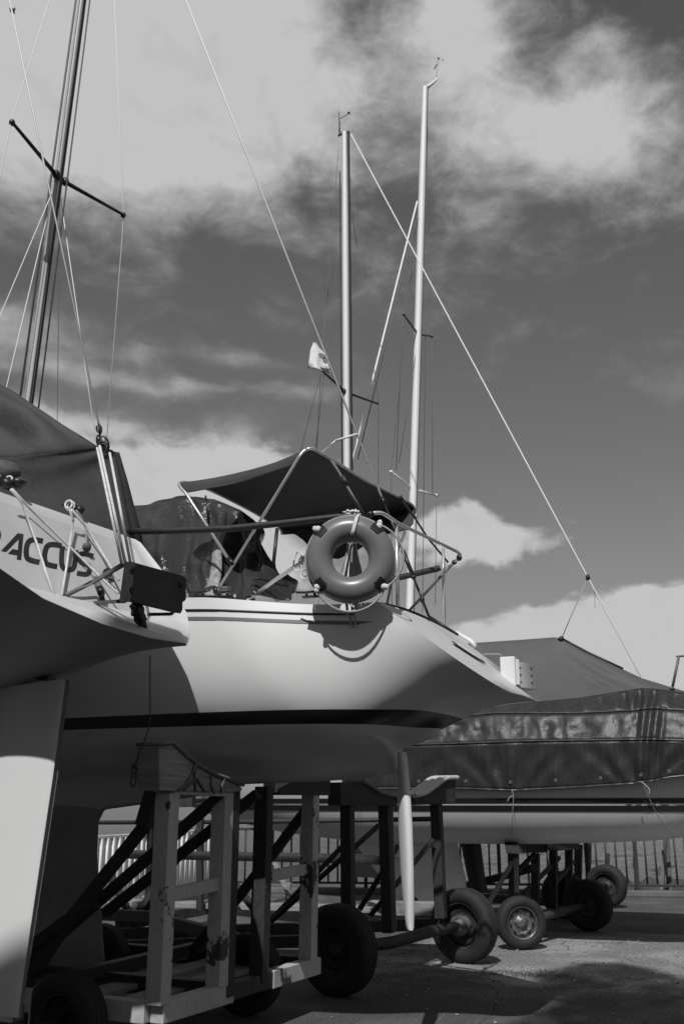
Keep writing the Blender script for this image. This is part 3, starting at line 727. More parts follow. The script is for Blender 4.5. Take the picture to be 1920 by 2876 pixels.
jt = MB(); jt.tube([B2.y(640, 1570, -0.885), B2.y(658, 1588, -0.885)], 0.022, 8); jt.blob(B2.y(606, 1660, -0.9), 0.022, 0.022, 0.03)
obj('frame_joint', jt, 'black', boat2)
fr2 = MB(); fr2.tube([B2.y(778, 1484, 0.9), B2.y(768, 1580, 0.9), B2.y(775, 1640, 0.95)], 0.017, 8); obj('bimini_frame', fr2, 'black', boat2)
obj('bimini_frame', MB().tube([B2.y(577, 1392, -0.1), B2.y(586, 1470, -0.1)], 0.008, 6), 'black', boat2)
def strap(pts, w, y, name='strap', m='pad'):
    s_ = MB(); L = []; R_ = []
    for (px, py) in pts:
        L.append(B2.y(px - w / 2, py, y)); R_.append(B2.y(px + w / 2, py, y))
    s_.grid([L, R_]); return obj(name, s_, m, boat2, solid=0.003)
strap([(930, 1292), (945, 1316), (962, 1345), (985, 1385), (1020, 1442)], 9, -0.72, 'strap', 'iron_lt')
strap([(958, 1336), (972, 1360)], 17, -0.73, 'buckle', 'pad')
s_ = MB(); s_.tube([B2.y(1120, 1395, 0.5), B2.y(1166, 1457, 0.7), B2.y(1200, 1510, 0.75), B2.y(1258, 1580, 0.84)], 0.009, 6); obj('strap', s_, 'black', boat2)
s_ = MB(); s_.tube([B2.y(1125, 1392, 0.5), B2.y(1152, 1436, 0.65), B2.y(1167, 1457, 0.7)], 0.007, 6); obj('strap', s_, 'black', boat2)

# ---------------------------------------------------------------- things hung on boat 2
bc = at(984, 1571, 6.46)
nv = (Vector((0, -1, 0)) * 0.96 + Vector((-0.05, 0, -0.02))).normalized()
ux = Vector((1, -0.05, 0)).normalized(); uz = nv.cross(ux).normalized()
if uz.z < 0: uz = -uz
buoy = thing('lifebuoy', bc - Vector((0, 0, 0.3)), 'smooth grey ring lifebuoy with dark straps and white cords, hanging from the stern rail', 'lifebuoy')
RM, rm = 0.208, 0.0885
rg_ = MB(); G = []
for i in range(73):
    a = 2 * PI * i / 72; rad = ux * math.cos(a) + uz * math.sin(a)
    G.append([bc + rad * (RM + rm * math.cos(b)) + nv * rm * 0.95 * math.sin(b) for b in frange(0, 2 * PI, 28)])
rg_.grid(G); obj('ring', rg_, 'buoy', buoy)
for a in (R(48), R(137), R(222), R(318)):
    sb = MB(); G = []
    for i in range(5):
        aa = a + R(-8 + 16 * i / 4); rad = ux * math.cos(aa) + uz * math.sin(aa)
        G.append([bc + rad * (RM + (rm + 0.007) * math.cos(b)) + nv * (rm * 0.95 + 0.007) * math.sin(b) for b in frange(R(-40), R(72), 14)])
    sb.grid(G); obj('strap', sb, 'black', buoy)
    rad = ux * math.cos(a) + uz * math.sin(a); tn = nv.cross(rad)
    kn = MB(); p = bc + rad * (RM + rm * 0.93) + nv * rm * 0.55
    kn.blob(p, 0.02, 0.018, 0.024, jit=0.3); kn.blob(p + rad * 0.018 + tn * 0.012, 0.016, 0.014, 0.02, jit=0.3)
    obj('cord_knot', kn, 'rope', buoy)
gl = MB()
def rimp(a, r=RM + rm + 0.015, o=0.03): return bc + (ux * math.cos(a) + uz * math.sin(a)) * r + nv * o
for (a0, a1, sag) in ((222, 318, 0.055), (318, 408, 0.05), (48, 137, 0.0), (137, 222, 0.0)):
    pts = [rimp(R(lerp(a0, a1, i / 14)), RM + rm + 0.006 + sag * math.sin(PI * i / 14), 0.03 if sag else -0.02) for i in range(15)]
    gl.tube(pts, 0.0075, 6)
obj('grab_line', gl, 'rope_grey', buoy)
# lanyard from the rail through the ring
ly = MB(); tp_ = B2.y(1003, 1447, -0.90)
p1 = bc + uz * 0.300 + nv * 0.02
for dx_, s2 in ((-0.01, 0), (0.0, 1)):
    ly.tube([tp_, p1 + ux * 0.055, bc + uz * 0.26 + nv * 0.092 + ux * (0.05 + dx_), bc + uz * 0.17 + nv * 0.095 + ux * (0.028 + dx_), bc + uz * 0.145 + nv * 0.085 + ux * (0.018 + dx_)], 0.0075, 6)
for i in range(9):
    a = random.uniform(0, 2 * PI); d = Vector((random.uniform(-0.05, 0.06), random.uniform(-0.03, 0.03), random.uniform(-0.03, 0.035)))
    c_ = tp_ + Vector((-0.03, 0, 0.0))
    ly.tube(cr([c_ + d, c_ + d * -0.6 + Vector((0.03, -0.02, 0.02)), c_ + d * 0.4 + Vector((-0.05, 0, 0.01)), c_ - d], 4), 0.0065, 6)
for (a, b) in (((1000, 1450), (940, 1478)), ((995, 1440), (945, 1462)), ((1010, 1455), (1022, 1482)), ((1000, 1430), (975, 1432)), ((1005, 1445), (1028, 1470))):
    ly.tube(arc(B2.y(*a, -0.92), B2.y(*b, -0.92), 0.02), 0.0065, 6)
obj('lanyard', ly, 'rope', buoy)
wl = MB(); q0 = bc + uz * 0.16 + nv * 0.088
wl.tube(cr([q0 + ux * -0.02 - uz * 0.085, q0 - ux * 0.022 - uz * 0.04, q0 - ux * 0.012, q0 + ux * 0.012, q0 + ux * 0.032 - uz * 0.03, q0 + ux * 0.028 - uz * 0.085], 4), 0.004, 6)
obj('shackle', wl, 'black', buoy)
# coil of mooring rope hanging behind the buoy
cl = MB(); random.seed(3)
for i in range(7):
    x0 = 0; x1 = 948 + 74 * random.random()
    low = (1640, 1668, 1690, 1705, 1722, 1742, 1655)[i]
    yy = -0.85 + random.uniform(-0.05, 0.06)
    pts = [B2.y(990 + random.uniform(-18, 18), 1478, yy), B2.y(lerp(990, x1, 0.35), 1545, yy), B2.y(x1, 1640, yy), B2.y(lerp(x1, 990, 0.25), low, yy - 0.06), B2.y(lerp(x1, 990, 0.9), low + random.uniform(5, 22), yy - 0.08)]
    x2 = 948 + 74 * random.random()
    pts += [B2.y(lerp(x2, 990, 0.25), low - 8, yy - 0.06), B2.y(x2, 1645, yy + 0.02), B2.y(lerp(990, x2, 0.3), 1540, yy), B2.y(990 + random.uniform(-14, 14), 1480, yy)]
    cl.tube(cr(pts, 5), 0.007, 6)
co = obj('rope_coil', cl, 'rope_grey'); tag(co, 'pale mooring rope coiled in long loops behind the ring lifebuoy', 'rope')
c2 = MB(); random.seed(5)
for i in range(6):
    c = B2.y(852 + random.uniform(-16, 10), 1576 + random.uniform(-8, 12), -0.82)
    c2.tube([c + (B2.a * math.cos(t) * 0.035 + Vector((0, 0, 1)) * math.sin(t) * (0.05 + 0.008 * i) + B2.t * 0.01 * math.sin(2 * t + i)) - Vector((0, 0, 0.02 * (i % 3))) for t in frange(0, 2 * PI, 18)], 0.006, 6)
c2.tube(arc(B2.y(842, 1600, -0.8), B2.y(846, 1660, -0.8), 0.01), 0.003, 5)
tag(obj('cord', c2, 'rope'), 'small white cord wound round the slanting steel strut left of the ring buoy', 'rope')
# pennant on the backstay
def bsp(py):
    best = min(frange(0, 1, 4000), key=lambda f: abs(proj_y(ba + bd * f) - py)); return ba + bd * best
def proj_y(p):
    q = p - EYE; zf = q.y * math.cos(TH) + q.z * math.sin(TH); u = -q.y * math.sin(TH) + q.z * math.cos(TH); return 1438 - FP * u / zf
hoA = bsp(968); hoB = bsp(1040); Yf = (hoA.y + hoB.y) / 2
fl = MB(); G = []
outl = [((878, 962), (886, 962)), ((871, 982), (896, 976)), ((869, 1000), (906, 986)), ((867, 1015), (914, 998)), ((864, 1033), (921, 1022)), ((889, 1036), (929, 1050))]
for i, (l, r) in enumerate(outl):
    row = []
    for j in range(9):
        f = j / 8; wv = 0.04 * math.sin(f * 6.0 + i * 0.8) * (0.3 + f) * (i + 1.5) / 6 + 0.012 * math.sin(f * 13 + i * 1.7)
        row.append(at(lerp(l[0], r[0], f), lerp(l[1], r[1], f), lerp(hoA.y, hoB.y, i / 5) + wv - 0.02))
    G.append(row)
fl.grid([[p for p in r] for r in G])
fo = obj('pennant', fl, 'flag', solid=0.003); tag(fo, 'small white pennant with a grey round emblem tied to the backstay', 'flag')
em = MB()
for (cx, cy, rx, ry) in ((904, 1000, 11, 8), (913, 1012, 9, 9)):
    vsx = [at(cx + rx * math.cos(t) * (0.9 if math.sin(t) > 0 else 1), cy + ry * math.sin(t) + 0.35 * rx * math.cos(t), Yf - 0.09) for t in frange(0, 2 * PI, 16)[:-1]]
    em.prism(vsx, Vector((0, 0.002, 0)))
eo = obj('emblem', em, 'flag_mark', fo)
rt = MB(); rt.tube([ba + bd * 0.622, at(942, 1236, (ba + bd * 0.622).y)], [0.012, 0.01], 8)
pz = bsp(1219); rt = MB(); rt.tube([pz, at(941, 1238, pz.y)], 0.010, 8); rt.tube([at(941, 1238, pz.y), at(928, 1250, pz.y)], 0.007, 6); rt.tube([at(928, 1250, pz.y), B2.x(900, 1272, RX)], 0.0025, 5)
obj('topping_lift', rt, 'wire', boat2)

# ================================================================ BOAT 1: stern close on the left
O1 = at(520, 1790, 5.2); B1 = Fr(O1, 28)
TR = [((0.0, 2.415), (0.0, 0.0, 2.414)), ((-0.02, 2.424), (-0.025, 0.05, 2.415)), ((-0.10, 2.462), (-0.11, 0.155, 2.428)), ((-0.25, 2.53), (-0.25, 0.36, 2.482)), ((-0.50, 2.625), (-0.42, 0.61, 2.585)),
      ((-0.74, 2.712), (-0.56, 0.76, 2.715)), ((-0.77, 2.745), (-0.60, 0.80, 2.755)), ((-0.97, 3.037), (-0.85, 0.86, 3.06)), ((-1.13, 3.27), (-1.07, 0.885, 3.285)), ((-1.165, 3.315), (-1.12, 0.888, 3.315)), ((-1.20, 3.352), (-1.18, 0.89, 3.335)), ((-1.27, 3.375), (-1.25, 0.892, 3.345))]
def edge1(v):      # v 0 = sheer, 1 = tip
    f = (1 - v) * (len(TR) - 1); i = min(len(TR) - 2, int(f)); t = f - i
    a = TR[i][1]; b = TR[i + 1][1]; return tuple(lerp(a[j], b[j], t) for j in range(3))
HB1 = [(-9.6, 0.02), (-8, 0.75), (-6, 1.3), (-4.2, 1.45), (-3, 1.35), (-2, 1.15), (-1.25, 0.93), (0, 0.5)]
ZS1 = [(-9.6, 3.85), (-6, 3.55), (-3, 3.38), (-1.25, 3.345), (0, 3.2)]
ZC1 = [(-9.6, 3.0), (-8, 2.4), (-6, 2.05), (-4, 1.98), (-2.5, 2.1), (-1.6, 2.20), (-1.0, 2.262), (-0.8, 2.276), (-0.47, 2.325), (-0.2, 2.375), (0, 2.414)]
H1 = Hull(B1, HB1, ZS1, ZC1, -9.6, edge1, 1.3, 0.9)
boat1 = thing('sailboat', B1.w(-4, 0, 0), 'white sailboat at far left seen from its stern, black name lettering on the transom', 'sailboat')
us1 = frange(0, 0.8, 40) + frange(0.8, 1, 40)[1:]
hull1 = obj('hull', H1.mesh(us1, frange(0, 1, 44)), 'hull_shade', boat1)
tm = MB(); G = []
def trp(i_f, t):
    i = min(len(TR) - 2, int(i_f)); f = i_f - i
    c = [lerp(TR[i][0][j], TR[i + 1][0][j], f) for j in range(2)]; e = [lerp(TR[i][1][j], TR[i + 1][1][j], f) for j in range(3)]
    a = abs(t); w = sstep(0.80, 0.93, a) * 0.55 + 0.45 * sstep(0.97, 1.0, a)
    cross = 0.35 * a * a
    w = max(w, cross * 0.9) if False else w
    return B1.w(lerp(c[0], e[0], w), e[1] * t, lerp(c[1], e[2], w))
for i in range(len(TR)):
    G.append([trp(i, t) for t in [-1, -0.985, -0.96, -0.93, -0.9, -0.86, -0.82, -0.8, -0.6, -0.3, 0, 0.3, 0.6, 0.8, 0.82, 0.86, 0.9, 0.93, 0.96, 0.985, 1]])
def part_rows(a, b):
    mb = MB(); mb.grid(G[a:b + 1], True); return mb
tr1 = obj('transom', part_rows(0, 5), 'white_sunside', boat1)
obj('transom_panel', part_rows(5, 8), 'panel', boat1)
obj('transom_rim', part_rows(8, 11), 'white_sunside', boat1)
dk = MB(); Gd = []
for u in us1:
    a = H1.P(0, u, -1); b = H1.P(0, u, 1)
    Gd.append([B1.w(a.x, lerp(a.y, b.y, j / 8), a.z + 0.03 * (1 - (2 * j / 8 - 1)**2)) for j in range(9)])
dk.grid(Gd); obj('deck', dk, 'white_sunside', boat1)
# plane of the transom panel, for the lettering and fittings
pa = B1.w(-0.77, 0, 2.745); pb = B1.w(-1.13, 0, 3.27); pn = B1.t.cross(pb - pa).normalized()
if pn.y > 0: pn = -pn
def pan(px, py, off=0.0015):
    d = ray(px, py); return EYE + d * ((pa + pn * off - EYE).dot(pn) / d.dot(pn))
def crop(cx, cy): return (cx * 0.35714, 1280 + cy * 0.35714)
def pan_c(cx, cy, off=0.0015): return pan(*crop(cx, cy), off)
def letter(polys):
    mb = MB()
    for (pts, wd) in polys:
        if wd == 0:
            mb.prism([pan_c(x, y) for x, y in pts], pn * 0.0004)
        else:
            C_ = cr([Vector((x, y, 0)) for x, y in pts], 6); L = []; Rr = []
            for i, p in enumerate(C_):
                d = (C_[min(i + 1, len(C_) - 1)] - C_[max(0, i - 1)]).normalized(); nn = Vector((-d.y, d.x, 0))
                a_ = p + nn * wd / 2; b_ = p - nn * wd / 2
                L.append(pan_c(a_.x, a_.y)); Rr.append(pan_c(b_.x, b_.y))
            mb.grid([L, Rr], False)
    return obj('name_letter', mb, 'letter', boat1)
letter([([(-150, 560), (-60, 578), (-22, 592), (-12, 622), (-22, 650), (-70, 655), (-140, 640)], 41), ([(-70, 655), (-40, 670), (-38, 720), (-60, 760), (-120, 758), (-190, 740)], 41), ([(-130, 560), (-170, 745)], 43)])
letter([([(8, 748), (140, 608), (185, 617), (175, 720), (166, 820), (131, 815), (136, 783), (62, 770), (98, 733), (141, 741), (147, 655), (48, 757)], 0)])
letter([([(338, 672), (275, 660), (236, 668), (214, 700), (206, 760), (216, 805), (250, 824), (310, 838)], 42)])
letter([([(484, 708), (425, 698), (382, 704), (360, 735), (350, 795), (362, 845), (400, 862), (450, 872)], 42)])
letter([([(492, 712), (485, 790), (487, 860), (510, 890), (548, 898), (578, 882), (590, 830), (598, 742)], 40)])
letter([([(734, 790), (670, 772), (632, 775), (620, 803), (640, 838), (690, 862), (706, 888), (694, 925), (662, 932), (605, 922)], 39)])
# ropes on the transom
def rope(pts, r=0.0075, m='rope', off=0.03, name='lashing'):
    mb = MB(); mb.tube([pan_c(x, y, o) for x, y, o in pts], r, 6); return obj(name, mb, m, boat1)
rope([(85, 265, 0.10), (172, 370, 0.06), (300, 720, 0.02), (360, 910, 0.02), (424, 1090, 0.02)])
rope([(95, 262, 0.10), (210, 390, 0.05), (530, 700, 0.03), (780, 945, 0.04), (930, 1085, 0.12)])
rope([(548, 425, 0.10), (576, 510, 0.05), (540, 750, 0.025), (525, 865, 0.025), (486, 1100, 0.02)])
rope([(562, 424, 0.10), (665, 545, 0.05), (800, 760, 0.03), (935, 980, 0.08)], 0.009, 'rope')
rope([(600, 430, 0.10), (655, 505, 0.06), (675, 580, 0.04), (682, 690, 0.03)], 0.006, 'rope_grey')
obj('rope_knot', MB().blob(pan_c(684, 716, 0.035), 0.026, 0.026, 0.03, jit=0.5), 'wire_dark', boat1)
# rudder
rd = MB(); G2 = []
# aft face follows the photographed trailing edge, blade runs forward from it along the centreline
for (px, py, ch, th) in ((189, 1909, 0.62, 0.045), (187, 1935, 0.66, 0.05), (155, 2180, 0.66, 0.05), (118, 2430, 0.62, 0.05), (85, 2650, 0.57, 0.045), (63, 2800, 0.52, 0.04), (56, 2858, 0.44, 0.03)):
    te = B1.l(B1.y(px, py, 0.0)); row = []
    for i in range(25):
        a = 2 * PI * i / 24; t = (1 - math.cos(a)) / 2    # t=0 trailing
        yy = th * (0.34 + 1.3 * math.sqrt(max(0, t)) * (1 - t)**0.7) * (1 if a < PI else -1) * (0 if i in (0, 24) and False else 1)
        row.append(B1.w(te[0] - t * ch, yy, te[2] - (0.03 * t if py < 1920 else 0)))
    G2.append(row)
rd.grid(G2); rd.add(G2[0][:-1], [tuple(range(24))]); rd.add(G2[-1][:-1], [tuple(range(24))])
rud1 = obj('rudder', rd, 'white', boat1)
obj('rudder_bearing', MB().beam(B1.y(118, 1904, 0.0), B1.y(146, 1908, 0.0), 0.07, 0.03).beam(B1.y(-60, 1899, 0), B1.y(118, 1903, 0), 0.10, 0.014), 'stripe', boat1)
# keel of boat 1 (mostly outside the frame)
kk = MB(); Gk = []
for (xa, xf, z) in ((-3.6, -5.6, 2.05), (-3.7, -5.3, 1.2), (-3.75, -5.1, 0.3)):
    Gk.append([B1.w(lerp(xa, xf, (1 - math.cos(2 * PI * i / 20)) / 2), 0.09 * math.sin(2 * PI * i / 20), z) for i in range(21)])
kk.grid(Gk); obj('keel', kk, 'keel', boat1)
# motor bracket: black board, tubes, arms
def qb(pts, thick, name, m, parent, bevel=0.006):
    mb = MB(); n = len(pts); mb.add(pts + [p + thick for p in pts], [tuple(range(n)), tuple(range(n, 2 * n))[::-1]] + [(i, n + i, n + (i + 1) % n, (i + 1) % n) for i in range(n)])
    return obj(name, mb, m, parent, bevel=bevel)
Ya, Yb = 4.95, 5.42
brd = [at(375, 1579, Ya), at(518, 1618, Yb), at(525, 1626, Yb + 0.01), at(523, 1686, Yb), at(514, 1692, Yb - 0.02), at(514, 1712, Yb - 0.03), at(509, 1724, Yb - 0.05), at(361, 1688, Ya - 0.02)]
bracket1 = qb(brd, B1.a * -0.062 + Vector((0, 0, 0.012)), 'motor_board', 'wood_dark', boat1)
endp = [at(349.5, 1578, Ya - 0.025), at(375.5, 1578, Ya - 0.006), at(361, 1690, Ya - 0.03), at(334, 1691, Ya - 0.045)]
qb(endp, B1.t * 0.012, 'board_end', 'board_end', bracket1, 0.002)
for (px, py, Y) in ((514, 1644, 5.38), (377, 1604, 4.95), (374, 1659, 4.95)):
    obj('bolt', MB().lathe(at(px, py, Y) - Vector((0.004, 0.012, 0)), B1.a, [(0.018, 0.0), (0.018, 0.008), (0.009, 0.008), (0.008, 0.0), (0.0005, 0.0)], 14), 'black', bracket1)
ar = MB(); ar.tube([pan(184, 1673, 0.02), pan(262, 1634, 0.06), at(342, 1588, 4.98)], 0.014, 10); obj('bracket_tube', ar, 'iron_lt', boat1)
ar = MB()
ar.beam(pan(268, 1693, 0.0), at(335, 1689, 4.98), 0.03, 0.016); ar.beam(at(335, 1688, 4.98), at(352, 1688, 5.0), 0.03, 0.02)
ar.beam(at(416, 1726, 5.35), at(482, 1725, 5.42), 0.03, 0.014); ar.beam(at(482, 1724, 5.42), at(490, 1715, 5.42), 0.03, 0.012)
obj('bracket_arm', ar, 'black', boat1)
ar = MB(); ar.beam(at(372, 1697, 5.05), at(404, 1745, 5.12), 0.03, 0.03); ar.blob(at(386, 1718, 5.08), 0.035, 0.03, 0.05, jit=0.4); ar.blob(at(396, 1738, 5.1), 0.025, 0.025, 0.04, jit=0.4)
ar.tube(cr([at(384, 1720, 5.08), at(378, 1740, 5.08), at(392, 1756, 5.1), at(400, 1748, 5.1)], 4), 0.006, 6)
ar.tube([at(398, 1745, 5.12), at(404, 1768, 5.14)], 0.012, 8); ar.tube([at(404, 1738, 5.12), at(415, 1783, 5.16)], 0.007, 6); ar.blob(at(416, 1786, 5.16), 0.028, 0.022, 0.02, jit=0.4)
obj('bracket_clamp', ar, 'black', boat1)
# outlet hose, padeye
hz = MB(); hz.tube(cr([pan_c(755, 970, 0.0), pan_c(765, 1000, 0.04), pan_c(785, 1040, 0.05), pan_c(795, 1085, 0.05)], 4), 0.018, 8); obj('hose', hz, 'iron_lt', boat1)
hz = MB(); hz.tube([pan_c(783, 1040, 0.05), pan_c(797, 1088, 0.05)], 0.022, 8); hz.tube([pan_c(797, 1088, 0.05), pan_c(803, 1140, 0.04)], 0.017, 8); obj('hose_collar', hz, 'black', boat1)
hz = MB(); hz.tube(cr([pan_c(815, 960, 0.01), pan_c(822, 905, 0.02), pan_c(866, 895, 0.02), pan_c(876, 935, 0.02), pan_c(850, 960, 0.02), pan_c(893, 985, 0.03)], 4), 0.009, 6); obj('padeye', hz, 'black', boat1)
# fittings on the deck rim
def onrim(px, py): return B1.x(px, py, -1.22)
wn_ = MB(); c = onrim(20, 1360); wn_.blob(c, 0.04, 0.04, 0.035, jit=0.3); wn_.blob(c + Vector((0.05, 0.03, 0.02)), 0.05, 0.035, 0.03, jit=0.3); wn_.blob(c + Vector((-0.04, 0.0, 0.03)), 0.035, 0.035, 0.04, jit=0.3)
obj('fairlead', wn_, 'black', boat1)
wn_ = MB(); c = onrim(206, 1430); wn_.blob(c, 0.03, 0.03, 0.026, jit=0.3); wn_.blob(c + Vector((0.035, 0.02, 0.0)), 0.032, 0.03, 0.03, jit=0.2); wn_.tube([c + Vector((-0.07, -0.03, 0.02)), c + Vector((0.02, 0, 0.02))], 0.008, 6)
obj('fairlead', wn_, 'black', boat1)
wn_ = MB()
for k_ in range(2):
    c = onrim(193 + 6 * k_, 1417 + 4 * k_); wn_.tube([c + Vector((0.022 * math.cos(t), 0.01 * math.sin(t), 0.03 * math.sin(t))) for t in frange(0, 2 * PI, 14)], 0.007, 6)
wn_.tube(cr([onrim(188, 1430), onrim(200, 1434), onrim(214, 1440), onrim(228, 1452)], 4), 0.008, 6)
obj('rope_loop', wn_, 'rope', boat1); wn_ = MB(); c = onrim(24, 1350); wn_.tube([c + Vector((0.022 * math.cos(t), 0.01 * math.sin(t), 0.03 * math.sin(t))) for t in frange(0, 2 * PI, 14)], 0.007, 6)
obj('rope_loop', wn_, 'rope', boat1)
# backstay with its tackle
b0 = B1.y(277, 1190, 0.0); top = B1.y(95, 324, 0.0); far = b0 + (top - b0) * 2.3
bk = MB(); bk.tube([far, b0], 0.0062, 6); obj('backstay', bk, 'wire', boat1)
blk = MB(); Yk = b0.y
blk.tube([b0, at(281, 1222, Yk)], 0.007, 6); blk.tube(cr([at(271, 1196, Yk), at(273, 1210, Yk), at(283, 1216, Yk), at(284, 1200, Yk), at(277, 1192, Yk)], 4), 0.006, 6)
rot_ = Matrix.Rotation(R(-14), 3, 'Y')
blk.blob(at(291, 1249, Yk), 0.036, 0.018, 0.058, rot=rot_); blk.blob(at(279, 1240, Yk + 0.03), 0.02, 0.018, 0.045, rot=rot_)
blk.lathe(at(291, 1249, Yk) - Vector((0, 0.016, 0)), (0, 1, 0), [(0.012, -0.006), (0.012, 0.002), (0.03, 0.002)], 14)
bo_ = obj('tackle_block', blk, 'black', boat1)
obj('block_sheave', MB().lathe(at(290, 1262, Yk), (0.2, 1, 0), [(0.028, -0.022), (0.032, -0.018), (0.026, 0), (0.032, 0.018), (0.028, 0.022)], 18), 'iron_lt', bo_)
tk = MB()
for (ax_, ay_, bx_, by_) in ((273, 1258, 341, 1580), (280, 1252, 352, 1582), (308, 1272, 366, 1580)):
    tk.tube([at(ax_, ay_, Yk - 0.03), at(bx_, by_, 5.02)], 0.0078, 6)
obj('tackle_line', tk, 'rope', boat1)
hw = MB(); hw.tube(cr([at(421, 1842, 5.25), at(421, 1950, 5.25), at(420, 2030, 5.25), at(410, 2070, 5.25), at(395, 2105, 5.25)], 5), 0.0035, 5)
hw.tube([at(395, 2105, 5.25), at(384, 2140, 5.25)], 0.0045, 5)
obj('dangling_wire', hw, 'black', boat1)
sk = MB(); sk.tube([at(383, 2142, 5.25), at(378, 2160, 5.25)], 0.012, 8)
for q_ in (2165, 2190):
    c = at(377 - (q_ - 2165) * 0.08, q_, 5.25); sk.tube([c + Vector((0.012 * math.cos(t), 0.006 * math.cos(t), 0.035 * math.sin(t))) for t in frange(0, 2 * PI, 16)], 0.005, 6)
obj('shackle', sk, 'iron', boat1)
# ---------------------------------------------------------------- boom tent on boat 1
tt = MB()
ridge = [(-9.0, 4.55), (-5.5, 4.55), (-3.4, 4.40)]
rp_ = [B1.y(-300, 900, 0), B1.y(-120, 1010, 0), B1.y(0, 1078, 0.0), B1.y(45, 1102, 0), B1.y(90, 1132, 0), B1.y(140, 1165, 0), B1.y(190, 1197, 0), B1.y(240, 1232, 0), B1.y(275, 1256, 0)]
# the tent stands well forward of the transom: carry the ridge forward along the sight lines
XR = -1.62
def fwd(px, py, xx):  # sight line with plane x=xx (end of the tent)
    return B1.x(px, py, xx)
endA = fwd(276, 1256, XR - 0.36); endB = fwd(335, 1271, XR - 0.34); foot_far = fwd(397, 1492, XR + 0.05); foot_far2 = fwd(404, 1540, XR + 0.1)
yA = B1.l(endA)[1]; yB = B1.l(endB)[1]
NJ = 60; NI = 60; G = []
eave_y = -1.15
for i in range(NI + 1):
    f = i / NI
    px = lerp(276, -620, f**0.9); 
    # ridge line photographed: interpolate in the picture, carried on the plane through the mast line
    T_ = [(-620, 740), (-300, 900), (-120, 1010), (0, 1078), (45, 1102), (90, 1132), (140, 1165), (190, 1197), (240, 1232), (276, 1256)]
    py = lin(T_, px); r = B1.y(px, py, yA); lx, ly, lz = B1.l(r)
    hbx = tab(HB1, lx) + 0.03
    foot = B1.w(lx - 0.02 * f, -min(hbx, 1.5), tab(ZS1, lx) + 0.02)
    row = []
    for j in range(NJ + 1):
        t = j / NJ
        p = r.lerp(foot, t)
        sag = 0.05 * math.sin(PI * t)
        # creases running down and aft from the ridge, softer waves lower on the cloth
        c1 = t - (0.10 + 0.16 * f); c2 = t - (0.22 + 0.30 * f); c3 = t - (0.42 + 0.25 * f)
        fold = -0.055 * math.exp(-(c1 / 0.05)**2) + 0.06 * math.exp(-((c1 - 0.075) / 0.05)**2) - 0.05 * math.exp(-(c2 / 0.06)**2) + 0.04 * math.exp(-((c2 - 0.09) / 0.06)**2) - 0.03 * math.exp(-(c3 / 0.07)**2)
        c4 = t - (0.03 + 0.06 * f); fold += 0.04 * math.exp(-(c4 / 0.025)**2) - 0.03 * math.exp(-((t - 0.62 - 0.1 * f) / 0.06)**2)
        fold = fold * 3.2 * sstep(0, 0.10, f) + 0.018 * mnoise.noise(Vector((f * 11, t * 7, 1)))
        foot = B1.w(lx - 0.02 * f + 0.35 * (1 - f) * t, -min(hbx, 1.5), tab(ZS1, lx) + 0.02)
        p = r.lerp(foot, t)
        p = p + (B1.t * 0.6 - Vector((0, 0, 0.8))) * (sag + fold)
        row.append(p)
    G.append(row)
tt.grid(G)
# end panel: from the near row to the far hem
hem = [endB, fwd(346, 1310, XR - 0.28), fwd(358, 1350, XR - 0.2), fwd(371, 1400, XR - 0.1), fwd(384, 1450, XR), fwd(395, 1488, XR + 0.06), fwd(402, 1535, XR + 0.12)]
hem = cr(hem, 5)
near = G[0]
NP = len(hem); Ge = []
for c_ in range(13):
    s = c_ / 12; col_ = []
    for j in range(NP):
        a = near[min(NJ, int(round(j * NJ / (NP - 1))))]; p = a.lerp(hem[j], s)
        t = j / (NP - 1)
        p = p + (B1.a * -1) * (0.06 * math.sin(PI * s) * math.sin(PI * t) + 0.02 * math.sin(s * 9 + t * 5) * math.sin(PI * s))
        col_.append(p)
    Ge.append(col_)
tt.grid(Ge)
# far side closing panel
Gf = []
for j in range(NP):
    p = hem[j]; Gf.append([p, p + B1.a * -0.9 + B1.t * 0.12, p + B1.a * -3.0 + B1.t * 0.3 + Vector((0, 0, 0.1))])
tt.grid(Gf)
tb1 = obj('boom_tent', tt, 'canvas', solid=0.006)
tag(tb1, 'dark mildewed canvas boom tent sloping over the boat at the left edge', 'tarpaulin')
# rolled cloth cover on the rim
ec = MB(); c = B1.x(8, 1330, -1.35)
ec.blob(c, 0.10, 0.08, 0.085, n=24, m=14, jit=0.35); ec.blob(c + Vector((0.06, 0.02, -0.05)), 0.085, 0.05, 0.04, n=20, m=12, jit=0.3)
tag(obj('cloth_cover', ec, 'canvas_mid'), 'small grey cloth cover tied over a fitting on the transom rim at the left edge', 'cover')

